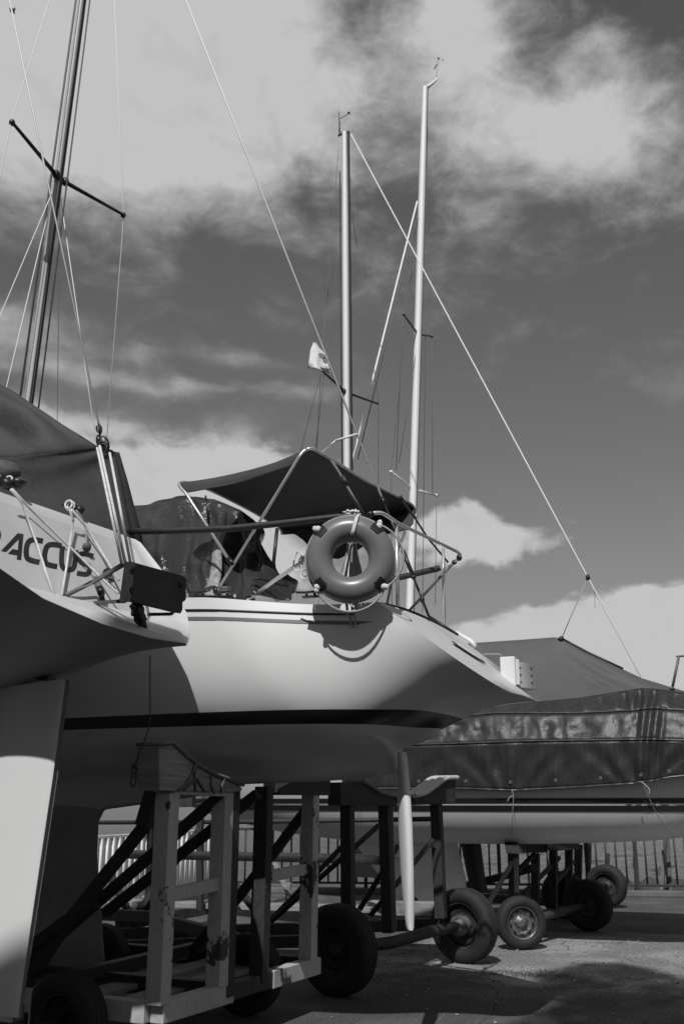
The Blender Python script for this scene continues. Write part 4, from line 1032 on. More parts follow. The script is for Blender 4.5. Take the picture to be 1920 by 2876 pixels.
# ---------------------------------------------------------------- boom cover of boat 2 (dark shiny sheet)
sh2 = MB(); G = []
rid = [(200, 1462), (300, 1440), (385, 1421), (520, 1391), (600, 1402), (670, 1430), (722, 1468)]
ftx = [(200, 1690), (300, 1690), (400, 1688), (500, 1686), (600, 1686), (720, 1684), (806, 1676)]
NI = 90; NJ = 26
for i in range(NI + 1):
    f = i / NI; px = lerp(200, 722, f); r = B2.y(px, lin(rid, px), 0.05)
    fx = lerp(200, 800, f); ft = B2.y(fx, lin(ftx, fx), -0.72)
    row = []
    for j in range(NJ + 1):
        t = j / NJ; p = r.lerp(ft, t)
        sk_ = f * 26 + t * 3.5
        fold = (0.085 * math.sin(sk_) + 0.045 * math.sin(2.1 * sk_ + 1.3)) * (0.25 + t) * (0.35 + 0.65 * sstep(0.3, 0.75, f)) + 0.09 * math.sin(f * 7.0 - t * 3.4) * math.sin(PI * t)
        fold += 0.02 * mnoise.noise(Vector((f * 14, t * 7, 4))) + 0.05 * (0.4 - abs(math.sin(f * 19 - t * 2.2 + 1.2 * math.sin(t * 3)))) * (0.3 + 0.7 * t) + 0.03 * (0.2 - abs(mnoise.noise(Vector((f * 9 + t * 2, t * 3, 8)))))
        p = p - B2.t * fold + Vector((0, 0, -0.04 * math.sin(PI * t)))
        row.append(p)
    G.append(row)
sh2.grid(G)
last = G[-1]; far_ = [B2.y(722, 1468, 0.05).lerp(B2.y(770, 1690, 0.75), j / NJ) + B2.a * 0.05 * math.sin(j * 0.5) for j in range(NJ + 1)]
sh2.grid([[a.lerp(b, s / 8) for a, b in zip(last, far_)] for s in range(9)])
t2 = obj('boom_cover', sh2, 'tarp_hood', solid=0.005)
tag(t2, 'black shiny crumpled sheet draped over the boom beneath and left of the sun awning', 'tarpaulin')
bd2 = MB(); GB = []
for jj in range(25):
    t = jj / 24; cx_ = lerp(632, 593, t**0.9) + 3 * math.sin(t * 11); cy_ = lerp(1440, 1672, t); wd_ = lerp(5, 20, t**0.8)
    yy_ = lerp(-0.14, -0.80, t) - 0.05
    GB.append([B2.y(cx_ + wd_ * (q_ / 4 - 1), cy_, yy_ + 0.03 * math.cos(PI * (q_ / 4 - 1) / 2 + PI) + 0.012 * mnoise.noise(Vector((q_ * 0.6, t * 16, 3)))) for q_ in range(9)])
bd2.grid(GB); obj('glint_strip', bd2, 'band', t2, solid=0.004)  # pale strip standing in for the sun glint along a fold
bn = MB(); bn.blob(B2.y(790, 1642, -0.2), 0.13, 0.10, 0.085, n=28, m=16, jit=0.5); bn.blob(B2.y(768, 1655, -0.25), 0.08, 0.07, 0.05, n=20, m=12, jit=0.4)
tag(obj('rolled_sheet', bn, 'tarp_hood'), 'dark bundle of rolled sheet on deck behind the slanting steel strut', 'bundle')

# ================================================================ BOAT 3: low covered sloop on the right
B3 = Fr((0.05, 14.0), 22)
def edge3(v):
    ph = v * PI / 2; c = max(0, math.cos(ph))**0.8; sn = max(0, math.sin(ph))**0.8
    z = 2.17 - 0.80 * sn; return (5.3 + 0.25 * sn, 0.95 * c, z)
HB3 = [(-3.1, 0.02), (-2.4, 0.4), (-1.2, 0.85), (0, 1.12), (1.4, 1.215), (3, 1.22), (4.4, 1.1), (5.6, 0.9)]
ZS3 = [(-3.1, 2.38), (0, 2.22), (3, 2.18), (5.6, 2.17)]
ZC3 = [(-3.1, 2.0), (-2.4, 1.55), (-1.2, 1.26), (0, 1.13), (1.5, 1.10), (3, 1.12), (4.4, 1.2), (5.6, 1.36)]
H3 = Hull(B3, HB3, ZS3, ZC3, -3.1, edge3, 1.5, 0.9, py=[(-3.1, 0.8), (-0.8, 0.55), (0.5, 0.40), (6, 0.40)])
boat3 = thing('sailboat', B3.w(1, 0, 0), 'white sailboat with two dark side stripes lying under large dark tarpaulins at right', 'sailboat')
hull3 = obj('hull', H3.mesh(frange(0, 1, 50), frange(0, 1, 34)), 'white_hull', boat3)
for (za, zb) in ((1.638, 1.584), (1.559, 1.492)):
    s_ = MB()
    for sd in (-1, 1): H3.strip(s_, frange(-2.6, 5.2, 60), lambda x: za + 0.001 * x, lambda x: zb + 0.001 * x, 0.006, 2, sd)
    obj('side_stripe', s_, 'stripe', hull3)
dk = MB(); dk.grid([[B3.w(*H3.P(0, u, -1)), B3.w(*H3.P(0, u, 1))] for u in frange(0, 1, 50)]); obj('deck', dk, 'white', boat3)
tq = MB(); tq.grid([[B3.w(*edge3(v)[:1], -edge3(v)[1], edge3(v)[2]), B3.w(edge3(v)[0], edge3(v)[1], edge3(v)[2])] for v in frange(0, 1, 20)]); obj('transom', tq, 'white', boat3)
def fin(name, m, P, th, parent, fr, y0=0.0, label=None):
    """keel or rudder: list of (aft x, fore x, z) with an aerofoil section"""
    mb = MB(); G = []
    for (xa, xf, z) in P:
        row = []
        for i in range(25):
            a = 2 * PI * i / 24; t = (1 - math.cos(a)) / 2
            row.append(fr.w(lerp(xf, xa, t), y0 + th * (2.2 * math.sqrt(t) * (1 - t)**0.9 + 0.08) * (1 if a < PI else -1), z))
        G.append(row)
    mb.grid(G); mb.add(G[-1][:-1], [tuple(range(24))]); return obj(name, mb, m, parent)
k0 = B3.l(B3.y(990, 2300, 0)); k1 = B3.l(B3.y(1284, 2365, 0)); k2 = B3.l(B3.y(1312, 2560, 0)); k3 = B3.l(B3.y(1075, 2520, 0))
fin('keel', 'hull_bottom', [(k1[0] + 0.05, k0[0] - 0.2, 1.22), (k1[0], k0[0], 1.10), (k2[0], k3[0], 0.62), (k2[0], k3[0] + 0.1, k2[2])], 0.08, boat3, B3)
r0 = B3.l(B3.y(1345, 2362, 0.0)); r1 = B3.l(B3.y(1362, 2475, 0.0)); q0 = B3.l(B3.y(1288, 2362, 0.0)); q1 = B3.l(B3.y(1312, 2500, 0.0))
fin('rudder', 'stripe', [(r0[0], q0[0], 1.22), (r0[0] + 0.02, q0[0] + 0.02, 1.1), (r1[0], q1[0], 0.72), (r1[0] + 0.03, q1[0] + 0.05, 0.5)], 0.05, boat3, B3)
# mast of boat 3
def mast(boat, A, Bp, rx, ry, name='mast', m='alu', track=True):
    mb = MB(); G = []
    for f in frange(0, 1, 14):
        p = A.lerp(Bp, f); s = 1 if f < 0.8 else lerp(1, 0.8, (f - 0.8) / 0.2)
        G.append([p + Vector((rx * s * math.cos(2 * PI * i / 18), ry * s * math.sin(2 * PI * i / 18), 0)) for i in range(19)])
    mb.grid(G); mb.add(G[-1][:-1], [tuple(range(18))])
    o = obj(name, mb, m, boat)
    if track:
        obj('mast_track', MB().beam(A + Vector((rx + 0.017, -0.005, 0)), Bp + Vector((rx * 0.8 + 0.017, -0.005, 0)), 0.04, 0.04), 'track', o)
    return o
Ym = 14.0
mA = at(975, 1480, Ym); mB = at(967, 372, Ym)
mA = mA + (mA - mB) * 0.12
m3 = mast(boat3, mA, mB, 0.052, 0.07)
obj('luff_wire', MB().tube([at(954, 480, Ym - 0.05), at(962, 1500, Ym - 0.05)], 0.010, 6), 'track', m3)
mh = MB(); mh.blob(at(952, 379, Ym), 0.022, 0.022, 0.022); mh.blob(at(976, 371, Ym), 0.03, 0.03, 0.03); mh.beam(at(952, 376, Ym), at(982, 370, Ym), 0.05, 0.03); mh.tube([at(953, 372, Ym), at(953, 340, Ym)], 0.012, 6)
mh.tube([at(952, 340, Ym), at(951.5, 312, Ym)], 0.006, 6); mh.tube([at(953, 333, Ym), at(979, 319, Ym)], 0.006, 6); mh.blob(at(979, 316, Ym), 0.026, 0.02, 0.018); mh.tube([at(979, 316, Ym), at(985, 321, Ym)], 0.004, 5)
obj('masthead_vane', mh, 'track', m3)
sp_ = MB(); sp_.tube([at(965, 1096, Ym), at(900, 1037, Ym - 0.78)], [0.02, 0.015], 8); obj('spreader', sp_, 'iron', m3)
sp_ = MB(); sp_.tube([at(970, 1101, Ym), at(1061, 1134, Ym + 0.8)], [0.02, 0.015], 8); obj('spreader', sp_, 'iron', m3)
obj('mast_bracket', MB().blob(at(966, 1098, Ym - 0.07), 0.03, 0.03, 0.045), 'black', m3)
fs = MB(); sA = at(984, 374, Ym); sE = at(1650, 1622, B3.y(1650, 1622, 0).y); sF = sE + (sE - sA) * 0.42
fs.tube([sA, sE, sF], 0.0095, 6); obj('backstay', fs, 'wire', boat3)
fs2 = MB(); fs2.tube([sE, B3.y(1577, 1792, 0.0)], 0.006, 5); fs2.tube(cr([sE + Vector((0.04, 0, -0.08)), at(1668, 1660, sE.y), at(1670, 1708, sE.y)], 4), 0.004, 5); obj('backstay_bridle', fs2, 'rope_grey', boat3)
obj('shackle', MB().blob(sE, 0.03, 0.03, 0.04, jit=0.3), 'black', boat3)
sh3 = MB()
for pts in (((950, 420, 0), (902, 1040, -0.78), (838, 1290, -1.0)), ((958, 640, 0), (882, 1290, -1.0)), ((955, 520, 0), (905, 960, -0.7), (888, 1290, -0.9)), ((984, 500, 0), (1062, 1134, 0.8), (1062, 1600, 1.0)), ((982, 560, 0), (1003, 700, 0.3))):
    sh3.tube([at(px, py, Ym + dd) for px, py, dd in pts], 0.0045, 5)
obj('shroud', sh3, 'iron_lt', m3)

# tarpaulins over boat 3 --------------------------------------------------
up = MB(); G = []
RID = [(1020, 1826), (1180, 1818), (1333, 1806), (1470, 1797), (1560, 1790), (1580, 1797), (1640, 1830), (1700, 1858), (1800, 1905), (1900, 1936), (1990, 1962), (2200, 2010)]
HED = [(1020, 2030), (1250, 2008), (1435, 1980), (1623, 1963), (1800, 1936), (1900, 1940), (2000, 1965), (2200, 2012)]
NI = 110; NJ = 22
for i in range(NI + 1):
    px = lerp(1020, 2200, i / NI); a = B3.y(px, lin(RID, px), 0.0); b = B3.y(px, lin(HED, px) + 8, -0.90); row = []
    for j in range(NJ + 1):
        t = j / NJ; p = a.lerp(b, t)
        q_ = (px - 1575) / 300.0      # tension folds that run from the ridge peak down towards the stern
        rad = 0.0
        if q_ > -0.2:
            ang = t / max(0.12, q_ + 0.25)
            rad = 0.06 * math.sin(13 * min(ang, 2)) * math.exp(-((ang - 0.5) / 0.45)**2) * sstep(-0.15, 0.5, q_) * (1 - sstep(0.75, 1.25, q_))
        wv = 0.012 * mnoise.noise(Vector((px / 60, t * 5, 2))) + 0.02 * math.sin(px / 70 + t * 3) * (1 - t) * t * 4
        row.append(p - B3.t * (rad + wv) - Vector((0, 0, 0.10 * math.sin(PI * t))))
    G.append(row)
up.grid(G)
up.grid([[r[0], r[0] + B3.t * 0.55 + Vector((0, 0, -0.55)), r[0] + B3.t * 1.15 + Vector((0, 0, -1.2))] for r in G][::-1])
tu = obj('tarpaulin', up, 'canvas_mid', solid=0.005)
tag(tu, 'smooth grey canvas cover rising to a ridge over the boat at right', 'tarpaulin')
obj('ridge_lashing', MB().blob(B3.y(1575, 1795, -0.02), 0.035, 0.03, 0.04, jit=0.4).tube([G[int((x - 1020) / 1180 * NI)][0] + Vector((0, 0, 0.012)) for x in (1580, 1620, 1660, 1700, 1760)], 0.013, 6), 'black', tu)
lo = MB(); G = []
L0 = [(960, 2045), (1250, 2010), (1435, 1978), (1623, 1961), (1800, 1933), (1840, 1935), (1920, 1945), (2100, 1985)]
L1 = [(960, 2050), (1385, 2004), (1623, 2004), (1780, 1996), (1830, 1990), (1920, 1995), (2100, 2010)]
L2 = [(960, 2096), (1231, 2091), (1466, 2083), (1675, 2080), (1832, 2078), (1920, 2080), (2100, 2090)]
L3 = [(960, 2216), (1100, 2216), (1300, 2216), (1435, 2221), (1450, 2221), (1620, 2212), (1780, 2202), (1801, 2197), (1825, 2196), (1880, 2184), (1920, 2180), (2100, 2160)]
NI = 190
def lowrow(px):
    pts = [B3.y(px, lin(L0, px), -0.91), B3.y(px, lin(L1, px), -1.15), B3.y(px, lin(L2, px), -1.30), B3.y(px, lin(L3, px), -1.255)]
    row = []
    for s in range(3):
        n_ = (7, 8, 12)[s]
        for j in range(n_):
            t = j / n_; row.append((pts[s].lerp(pts[s + 1], t), s, t))
    row.append((pts[3], 2, 1.0)); return row
for i in range(NI + 1):
    px = lerp(960, 2100, i / NI); row = []
    for (p, s, t) in lowrow(px):
        n3 = mnoise.noise(Vector((px / 16, s + t, 5))); n1 = mnoise.noise(Vector((px / 45, (s + t) * 2.2, 9)))
        d = 0.0
        if s == 0:
            gth = 1.5 * math.sin(px / 9.0 + 1.5 * math.sin(px / 41)) + 0.5 * math.sin(px / 5.3 + t * 1.2)
            d = 0.024 * gth * math.sin(PI * t) + 0.018 * n1 * t
        elif s == 1: cr_ = abs(mnoise.noise(Vector((px / 38, (s + t) * 2.6, 3)))) ; d = 0.030 * n1 * math.sin(PI * t) + 0.045 * (0.25 - cr_) * math.sin(PI * t) + 0.02 * (0.2 - abs(mnoise.noise(Vector((px / 15, t * 4, 8))))) * math.sin(PI * t)
        else:
            fan = 0.0
            for c_ in (1435, 1800):
                ang = (px - c_) / (60 + 130 * (1.02 - t)); fan += 0.02 * math.cos(ang * 11) * math.exp(-ang * ang * 1.2) * t * (1.1 - t) * 3
            d = fan * 1.5 + 0.02 * n1 * math.sin(PI * t) + 0.022 * (0.2 - abs(mnoise.noise(Vector((px / 34 + t * 1.3, t * 1.2, 6))))) * math.sin(PI * t)
        gat = math.exp(-((px - 1815) / 26)**2) + 0.6 * math.exp(-((px - 1850) / 16)**2)
        d += 0.05 * gat * math.sin(px / 6.0 + (s + t) * 1.7) * (min(1, t * 3) if s == 0 else 1 if s < 2 else 0.6)
        d -= 0.06 * max(0.0, (px - 1842) / 100.0)**1.2
        row.append(p - B3.t * d)
    G.append(row)
for (a_, b_) in ((0, 7), (7, 15), (15, 27)): lo.grid([r[a_:b_ + 1] for r in G])
lo.grid([[r[0], r[0] + B3.t * 1.0 + Vector((0, 0, 0.06)), r[0] + B3.t * 2.0] for r in G][::-1])
tl = obj('tarpaulin', lo, 'tarp', solid=0.005)
for q_, nm_ in ((7, 'seam'), (15, 'seam'), (27, 'hem')):
    obj(nm_, MB().tube([r[q_] - B3.t * 0.004 + Vector((0, 0, 0.004)) for r in G], 0.011, 6), 'tarp_hem', tl)
tag(tl, 'dark shiny wrinkled tarpaulin wrapped round the boat sides below the smooth grey canvas', 'tarpaulin')
for px_ in (1180, 1310, 1437, 1560, 1690, 1800, 1880):
    g_ = G[int((px_ - 960) / 1140 * NI)][25] - B3.t * 0.008
    obj('eyelet', MB().lathe(g_, B3.t, [(0.008, 0), (0.016, -0.004), (0.02, 0.0)], 12), 'iron_lt', tl)
tie = MB(); tie.tube(cr([B3.y(1437, 2219, -1.32), B3.y(1441, 2240, -1.33), B3.y(1438, 2300, -1.25), B3.y(1438, 2345, -0.95)], 4), 0.004, 5)
tie.tube(cr([B3.y(1440, 2236, -1.34), B3.y(1430, 2240, -1.34), B3.y(1425, 2252, -1.34)], 4), 0.006, 5)
obj('tie_cord', tie, 'rope_grey', tl)
tie = MB(); tie.tube(cr([B3.y(1800, 2196, -1.33), B3.y(1812, 2206, -1.34), B3.y(1822, 2218, -1.34), B3.y(1822, 2230, -1.34)], 4), 0.007, 5); tie.tube(cr([B3.y(1806, 2204, -1.33), B3.y(1845, 2290, -1.2), B3.y(1893, 2355, -0.6)], 5), 0.003, 5)
obj('tie_cord', tie, 'rope_grey', tl)
pr = MB(); pr.tube([B3.y(1887, 1934, -0.1), B3.y(1906, 1842, -0.1)], 0.017, 8); pr.tube([B3.y(1898, 1844, -0.1), B3.y(1990, 1840, -0.1)], 0.012, 8); pr.blob(B3.y(1886, 1934, -0.1), 0.035, 0.03, 0.02)
obj('stern_pole', pr, 'iron_lt', boat3)

# ================================================================ BOAT 4: the sloop farther back, mostly hidden
Y4 = 17.0
B4 = Fr(at(1150, 1715, Y4), 25)
boat4 = thing('sailboat', B4.w(0, 0, 0), 'farthest sailboat, tall pale mast with two pairs of spreaders standing behind the stern rail', 'sailboat')
def edge4(v):
    ph = v * PI / 2; c = max(0, math.cos(ph))**0.8; sn = max(0, math.sin(ph))**0.8
    return (2.8, 0.85 * c, 2.45 - 0.7 * sn)
H4 = Hull(B4, [(-3.6, 0.02), (-2.4, 0.6), (-0.5, 1.1), (1, 1.15), (2.8, 0.85)], [(-3.6, 2.65), (2.8, 2.45)], [(-3.6, 2.3), (-2.4, 1.8), (0, 1.5), (1.5, 1.52), (2.8, 1.75)], -3.6, edge4, 1.2, 0.8)
obj('hull', H4.mesh(frange(0, 1, 30), frange(0, 1, 20)), 'white', boat4)
dk = MB(); dk.grid([[B4.w(*H4.P(0, u, -1)), B4.w(*H4.P(0, u, 1))] for u in frange(0, 1, 30)]); obj('deck', dk, 'white', boat4)
tq = MB(); tq.grid([[B4.w(2.8, -edge4(v)[1], edge4(v)[2]), B4.w(2.8, edge4(v)[1], edge4(v)[2])] for v in frange(0, 1, 14)]); obj('transom', tq, 'white', boat4)
fin('keel', 'stripe', [(0.5, -1.5, 1.55), (0.4, -1.1, 0.4)], 0.1, boat4, B4)
a4 = at(1150, 1715, Y4); b4 = at(1193, 245, Y4 + 0.25)
a4 = a4 + (a4 - b4) * 0.1
m4 = mast(boat4, a4, b4, 0.068, 0.075, track=False)
obj('mast_track', MB().beam(a4 + Vector((0.068, -0.01, 0)), b4 + Vector((0.056, -0.01, 0)), 0.02, 0.02), 'track', m4)
mh = MB(); mh.tube([at(1192, 247, Y4 + .25), at(1205, 240, Y4 + .25), at(1224, 224, Y4 + .25)], [0.05, 0.035, 0.025], 8); mh.tube([at(1224, 226, Y4 + .25), at(1225, 219, Y4 + .25)], 0.02, 6)
obj('mast_crane', mh, 'alu', m4)
mh = MB(); mh.tube([at(1219, 193, Y4 + .25), at(1226, 180, Y4 + .25)], 0.012, 6); mh.tube([at(1224, 220, Y4 + .25), at(1231, 162, Y4 + .25)], 0.004, 5); mh.blob(at(1231, 163, Y4 + .25), 0.022, 0.022, 0.022); mh.blob(at(1244, 168, Y4 + .25), 0.012, 0.012, 0.012); mh.tube([at(1231, 164, Y4 + .25), at(1244, 168, Y4 + .25)], 0.003, 5)
obj('masthead_vane', mh, 'track', m4)
for (x0, y0, x1, y1, dY) in ((1170, 934, 1133, 882, -0.6), (1177, 938, 1212, 944, 0.35), (1157, 1372, 1098, 1325, -0.7), (1162, 1374, 1224, 1391, 0.5)):
    sp_ = MB(); sp_.tube([at(x0, y0, Y4 + 0.1), at(x1, y1, Y4 + 0.1 + dY)], [0.024, 0.018], 8); sp_.blob(at(x1, y1, Y4 + 0.1 + dY), 0.034, 0.03, 0.03); obj('spreader', sp_, 'alu' if y0 > 1000 else 'iron_lt', m4)
st4 = MB(); st4.tube([at(1171, 565, Y4 + .1), at(990, 1290, Y4 - 1.5), at(880, 1730, Y4 - 2.2)], 0.017, 7); obj('furled_stay', st4, 'alu', m4)
st4 = MB()
st4.tube([at(1173, 600, Y4 + .1), at(1004, 1290, Y4 - 1.3)], 0.009, 6)
for pts in (((1166, 640, .1), (1133, 884, -.5), (1124, 1060, -.55), (1098, 1325, -.6), (1100, 1700, -.7)), ((1165, 720, .1), (1130, 900, -.4), (1112, 1320, -.5)), ((1213, 945, .45), (1214, 1390, .5)), ((1225, 1392, .6), (1222, 1700, .6)), ((1200, 300, .25), (1186, 1720, .3)), ((1172, 960, 0.1), (1120, 1300, -.3))):
    st4.tube([at(px, py, Y4 + dd) for px, py, dd in pts], 0.006, 5)
obj('shroud', st4, 'iron_lt', m4)

# ================================================================ cradles and trailers
def beams(parent, name, m, L, w, h=None, bevel=0.006):
    for (p, q) in L: obj(name, MB().beam(p, q, w, h or w), m, parent, bevel=bevel)
# --- white wooden cradle under boat 2
cr2 = thing('boat_cradle', B2.w(-1.33, -0.2, 0), 'white painted timber cradle with chipped posts carrying the middle sailboat', 'boat cradle')
FX = -1.33
def X2(px, py): return B2.x(px, py, FX)
beams(cr2, 'post', 'wood_white', [(X2(471, 2228), X2(443, 2822)), (X2(626, 2226), X2(608, 2772)), (X2(872, 2230), X2(864, 2700))], 0.115)
beams(cr2, 'post', 'iron', [(X2(647, 2216), X2(628, 2800)), (X2(742, 2210), X2(726, 2760))], 0.115, 0.10)
beams(cr2, 'base_beam', 'wood_white', [(X2(440, 2846), X2(640, 2788)), (X2(752, 2752), X2(886, 2712))], 0.10, 0.125)
beams(cr2, 'base_beam', 'iron', [(X2(640, 2786), X2(752, 2752))], 0.09, 0.11)
nb = X2(440, 2846); ff = X2(886, 2712)
beams(cr2, 'base_beam', 'wood_white', [(nb - B2.a * 0.06 , nb - B2.a * 2.6)], 0.10, 0.125)
beams(cr2, 'base_beam', 'iron', [(ff - B2.a * 0.06, ff - B2.a * 2.8), (X2(640, 2786) - B2.a * 0.06, X2(640, 2786) - B2.a * 2.8)], 0.10, 0.12)
beams(cr2, 'cross_rail', 'wood_white', [(X2(482, 2513), X2(622, 2481)), (X2(752, 2462), X2(868, 2440))], 0.05, 0.085)
beams(cr2, 'head_rail', 'wood_white', [(X2(468, 2214), X2(630, 2222)), (X2(756, 2212), X2(886, 2213))], 0.11, 0.08)
# bunk block: top follows the hull bottom
bl = MB()
outl = [(415, 2098), (452, 2092), (470, 2108), (495, 2132), (530, 2158), (575, 2182), (620, 2198), (652, 2212), (652, 2222), (625, 2226), (418, 2222)]
pts = [X2(*p) for p in outl]; bl.prism([p for p in pts], B2.a * 0.085)
bk_ = obj('bunk_block', bl, 'wood_raw', cr2, bevel=0.01)
pd = MB(); pd.grid([[X2(x, y - 4) + B2.a * d for x, y in [(418, 2096), (452, 2090), (470, 2105), (495, 2129), (530, 2155), (575, 2179), (620, 2195), (654, 2210)]] for d in (-0.10, -0.04, 0.04, 0.10)])
obj('bunk_pad', pd, 'felt', bk_, solid=0.02)
for P_ in ([(522, 2135), (510, 2170), (490, 2205), (468, 2222)], [(522, 2136), (515, 2180), (518, 2225)], [(563, 2178), (562, 2205), (570, 2230)], [(600, 2188), (592, 2210), (590, 2230)], [(485, 2222), (520, 2186), (545, 2226)]):
    obj('lashing', MB().tube([X2(x, y) + B2.a * 0.095 - B2.t * 0.01 for x, y in P_], 0.008, 6), 'wire_dark', cr2)

# far bunk block and braces running forward to the base
bl = MB(); outl = [B2.w(FX, y, z) for y, z in ((0.14, 1.70), (0.5, 1.80), (0.85, 1.95), (1.05, 2.05), (1.05, 1.66), (0.14, 1.66))]
bl.prism(outl, B2.a * 0.07); obj('bunk_block', bl, 'wood_dark', cr2)
def Y2(px, py, y): return B2.y(px, py, y)
beams(cr2, 'brace', 'iron', [(Y2(432, 2226, -1.15), Y2(404, 2322, -1.15))], 0.10, 0.09)
beams(cr2, 'brace', 'wood_dark', [(Y2(408, 2318, -1.14), Y2(196, 2585, -1.14)), (Y2(196, 2580, -1.16), Y2(88, 2660, -1.16)), (Y2(190, 2590, -1.12), Y2(88, 2745, -1.12)), (Y2(626, 2228, -0.62), Y2(270, 2538, -0.62)), (Y2(724, 2230, -0.30), Y2(294, 2566, -0.30))], 0.075, 0.07)
beams(cr2, 'brace', 'wood_dark', [(Y2(270, 2538, -0.7), Y2(96, 2690, -0.7)), (Y2(868, 2258, 0.85), Y2(840, 2310, 0.85)), (Y2(848, 2290, 0.85), Y2(760, 2408, 0.85)), (Y2(764, 2400, 0.85), Y2(640, 2558, 0.85)), (Y2(600, 2600, 0.7), Y2(535, 2680, 0.7))], 0.075, 0.07)
# floor planks of the cradle
for (xx, z) in ((-1.75, 0.34), (-2.15, 0.34), (-2.6, 0.34)):
    obj('floor_plank', MB().box(B2.w(xx, -0.15, z), B2.a * 0.10, B2.t * 1.0, Vector((0, 0, 0.018))), 'wood_raw', cr2, bevel=0.004)
for xx, yy in ((-1.75, 0.55), (-3.2, 0.55)): wheel(cr2, B2.w(xx, yy, 0.30), B2.t, 0.30, 0.17)
beams(cr2, 'cross_rail', 'iron', [(B2.w(-3.4, -1.2, 0.36), B2.w(-3.4, 0.95, 0.36)), (B2.w(-2.4, -1.2, 0.42), B2.w(-2.4, 0.95, 0.42))], 0.09, 0.09)

# --- near trailer under boat 1: wheel at the lower left corner
cr1 = thing('boat_trailer', Vector((at(185, 2838, 6.85).x, 6.85, 0)), 'trailer at the lower left corner, only its near black tyre showing beside the tall rudder', 'trailer')
wc = at(184, 2838, 6.85); wheel(cr1, Vector((wc.x, 6.85, 0.29)), (0.45, 0.89, 0), 0.295, 0.19)
obj('axle', MB().tube([Vector((wc.x, 6.85, 0.29)), Vector((wc.x, 6.85, 0.29)) - Vector((0.45, 0.89, 0)) * 1.5], 0.04, 10), 'iron', cr1)
wheel(cr1, Vector((wc.x, 6.85, 0.29)) - Vector((0.45, 0.89, 0)) * 1.6, (0.45, 0.89, 0), 0.295, 0.19)
beams(cr1, 'frame_beam', 'iron', [(Vector((wc.x, 6.85, 0.36)) - Vector((0.45, 0.89, 0)) * 0.2 - B1.a * 0.2, Vector((wc.x, 6.85, 0.36)) - Vector((0.45, 0.89, 0)) * 0.2 - B1.a * 4)], 0.1, 0.1)
beams(cr1, 'post', 'iron', [(B1.w(-2.4, 0.9, 0.35), B1.w(-2.4, 0.9, 2.3)), (B1.w(-2.4, -0.9, 0.35), B1.w(-2.4, -0.9, 2.3))], 0.1, 0.1)

# --- empty dark steel trailer behind boat 2
dt = thing('boat_trailer', Vector((0.58, 9.1, 0)), 'empty dark steel trailer with two carpeted bunks and big black tyres behind the narrow rudder', 'trailer')
DL = Vector((at(948, 2670, 9.41).x, 9.41, 0.37)); DRt = Vector((at(1302, 2600, 11.2).x, 11.2, 0.365)); dax = (DRt - DL).normalized(); dfw = Vector((-dax.y, dax.x, 0)); 
wheel(dt, DL, dax, 0.375, 0.22, rim_side=-1, rim_frac=0.5)
wheel(dt, DRt, dax, 0.365, 0.22, rim_side=-1, rim_frac=0.62)
obj('axle', MB().tube([DL, at(1100, 2648, 10.1), at(1215, 2616, 10.7), DRt], [0.06, 0.055, 0.055, 0.05], 12), 'iron', dt)
obj('hub', MB().lathe(DRt - dax * 0.14, dax, [(0.001, -0.06), (0.05, -0.05), (0.06, 0.0), (0.10, 0.02), (0.10, 0.12)], 16), 'iron_lt', dt)
FD = Fr(at(1015, 2230, 9.75), 38.0)       # plane of the trailer's bunk frame
def D(px, py, off=0.0): return FD.x(px, py, off)
def bunk(P_, m='wood_dark'):
    mb = MB(); mb.prism([D(x, y) for x, y in P_], FD.a * 0.075); return obj('bunk', mb, m, dt, bevel=0.006)
def pads(P_, r, m, par):
    mb = MB()
    for o_ in (-0.09, -0.03, 0.03, 0.09):
        mb.tube([p + FD.a * o_ for p in cr([D(x, y) for x, y in P_], 5)], r, 8)
    obj('bunk_pad', mb, m, par)
b1_ = bunk([(938, 2198), (1000, 2198), (1022, 2212), (1050, 2228), (1098, 2240), (1098, 2264), (938, 2263)])
pads([(996, 2194), (1018, 2206), (1046, 2224), (1075, 2234), (1100, 2238)], 0.02, 'felt', b1_)
b2_ = bunk([(1145, 2240), (1178, 2230), (1208, 2210), (1236, 2190), (1263, 2189), (1263, 2258), (1145, 2262)])
pads([(1143, 2236), (1175, 2227), (1206, 2205), (1232, 2187), (1265, 2185)], 0.024, 'felt_lt', b2_)
beams(dt, 'post', 'iron', [(D(975, 2262), D(978, 2600)), (D(1080, 2262), D(1092, 2620)), (D(1224, 2258), D(1238, 2580))], 0.105, 0.105)
beams(dt, 'post', 'iron_lt', [(D(1096, 2266), D(1106, 2615))], 0.035, 0.07)
obj('cross_tube', MB().tube([at(272, 2311, 12.83), at(700, 2309, 12.22), at(1214, 2301, 10.73)], 0.026, 8), 'iron', dt)
def tubes(name, L, r, m='iron'):
    for pts in L: obj(name, MB().tube([at(*p) for p in pts], r, 8), m, dt)
tubes('brace', [((1064, 2318, 9.85), (990, 2385, 9.90), (760, 2590, 10.01)), ((967, 2372, 9.90), (760, 2585, 10.12)), ((1118, 2375, 10.23), (1009, 2556, 10.12)), ((1215, 2360, 10.67), (1040, 2572, 10.23))], 0.026)
tubes('pipe_rail', [((325, 2393, 10.67), (840, 2402, 10.45), (1130, 2408, 10.29))], 0.020, 'pipe')
tubes('pipe_rail', [((352, 2402, 10.56), (840, 2412, 10.34), (1076, 2419, 10.12))], 0.036, 'pipe')
beams(dt, 'frame_beam', 'iron', [(at(300, 2625, 12.10), at(1230, 2596, 11.62)), (at(280, 2660, 11.62), at(1000, 2640, 11.25)), (at(330, 2600, 12.34), at(600, 2550, 13.55)), (at(290, 2570, 12.58), at(420, 2575, 11.98)), (at(420, 2575, 11.98), at(700, 2650, 10.77))], 0.10, 0.12)
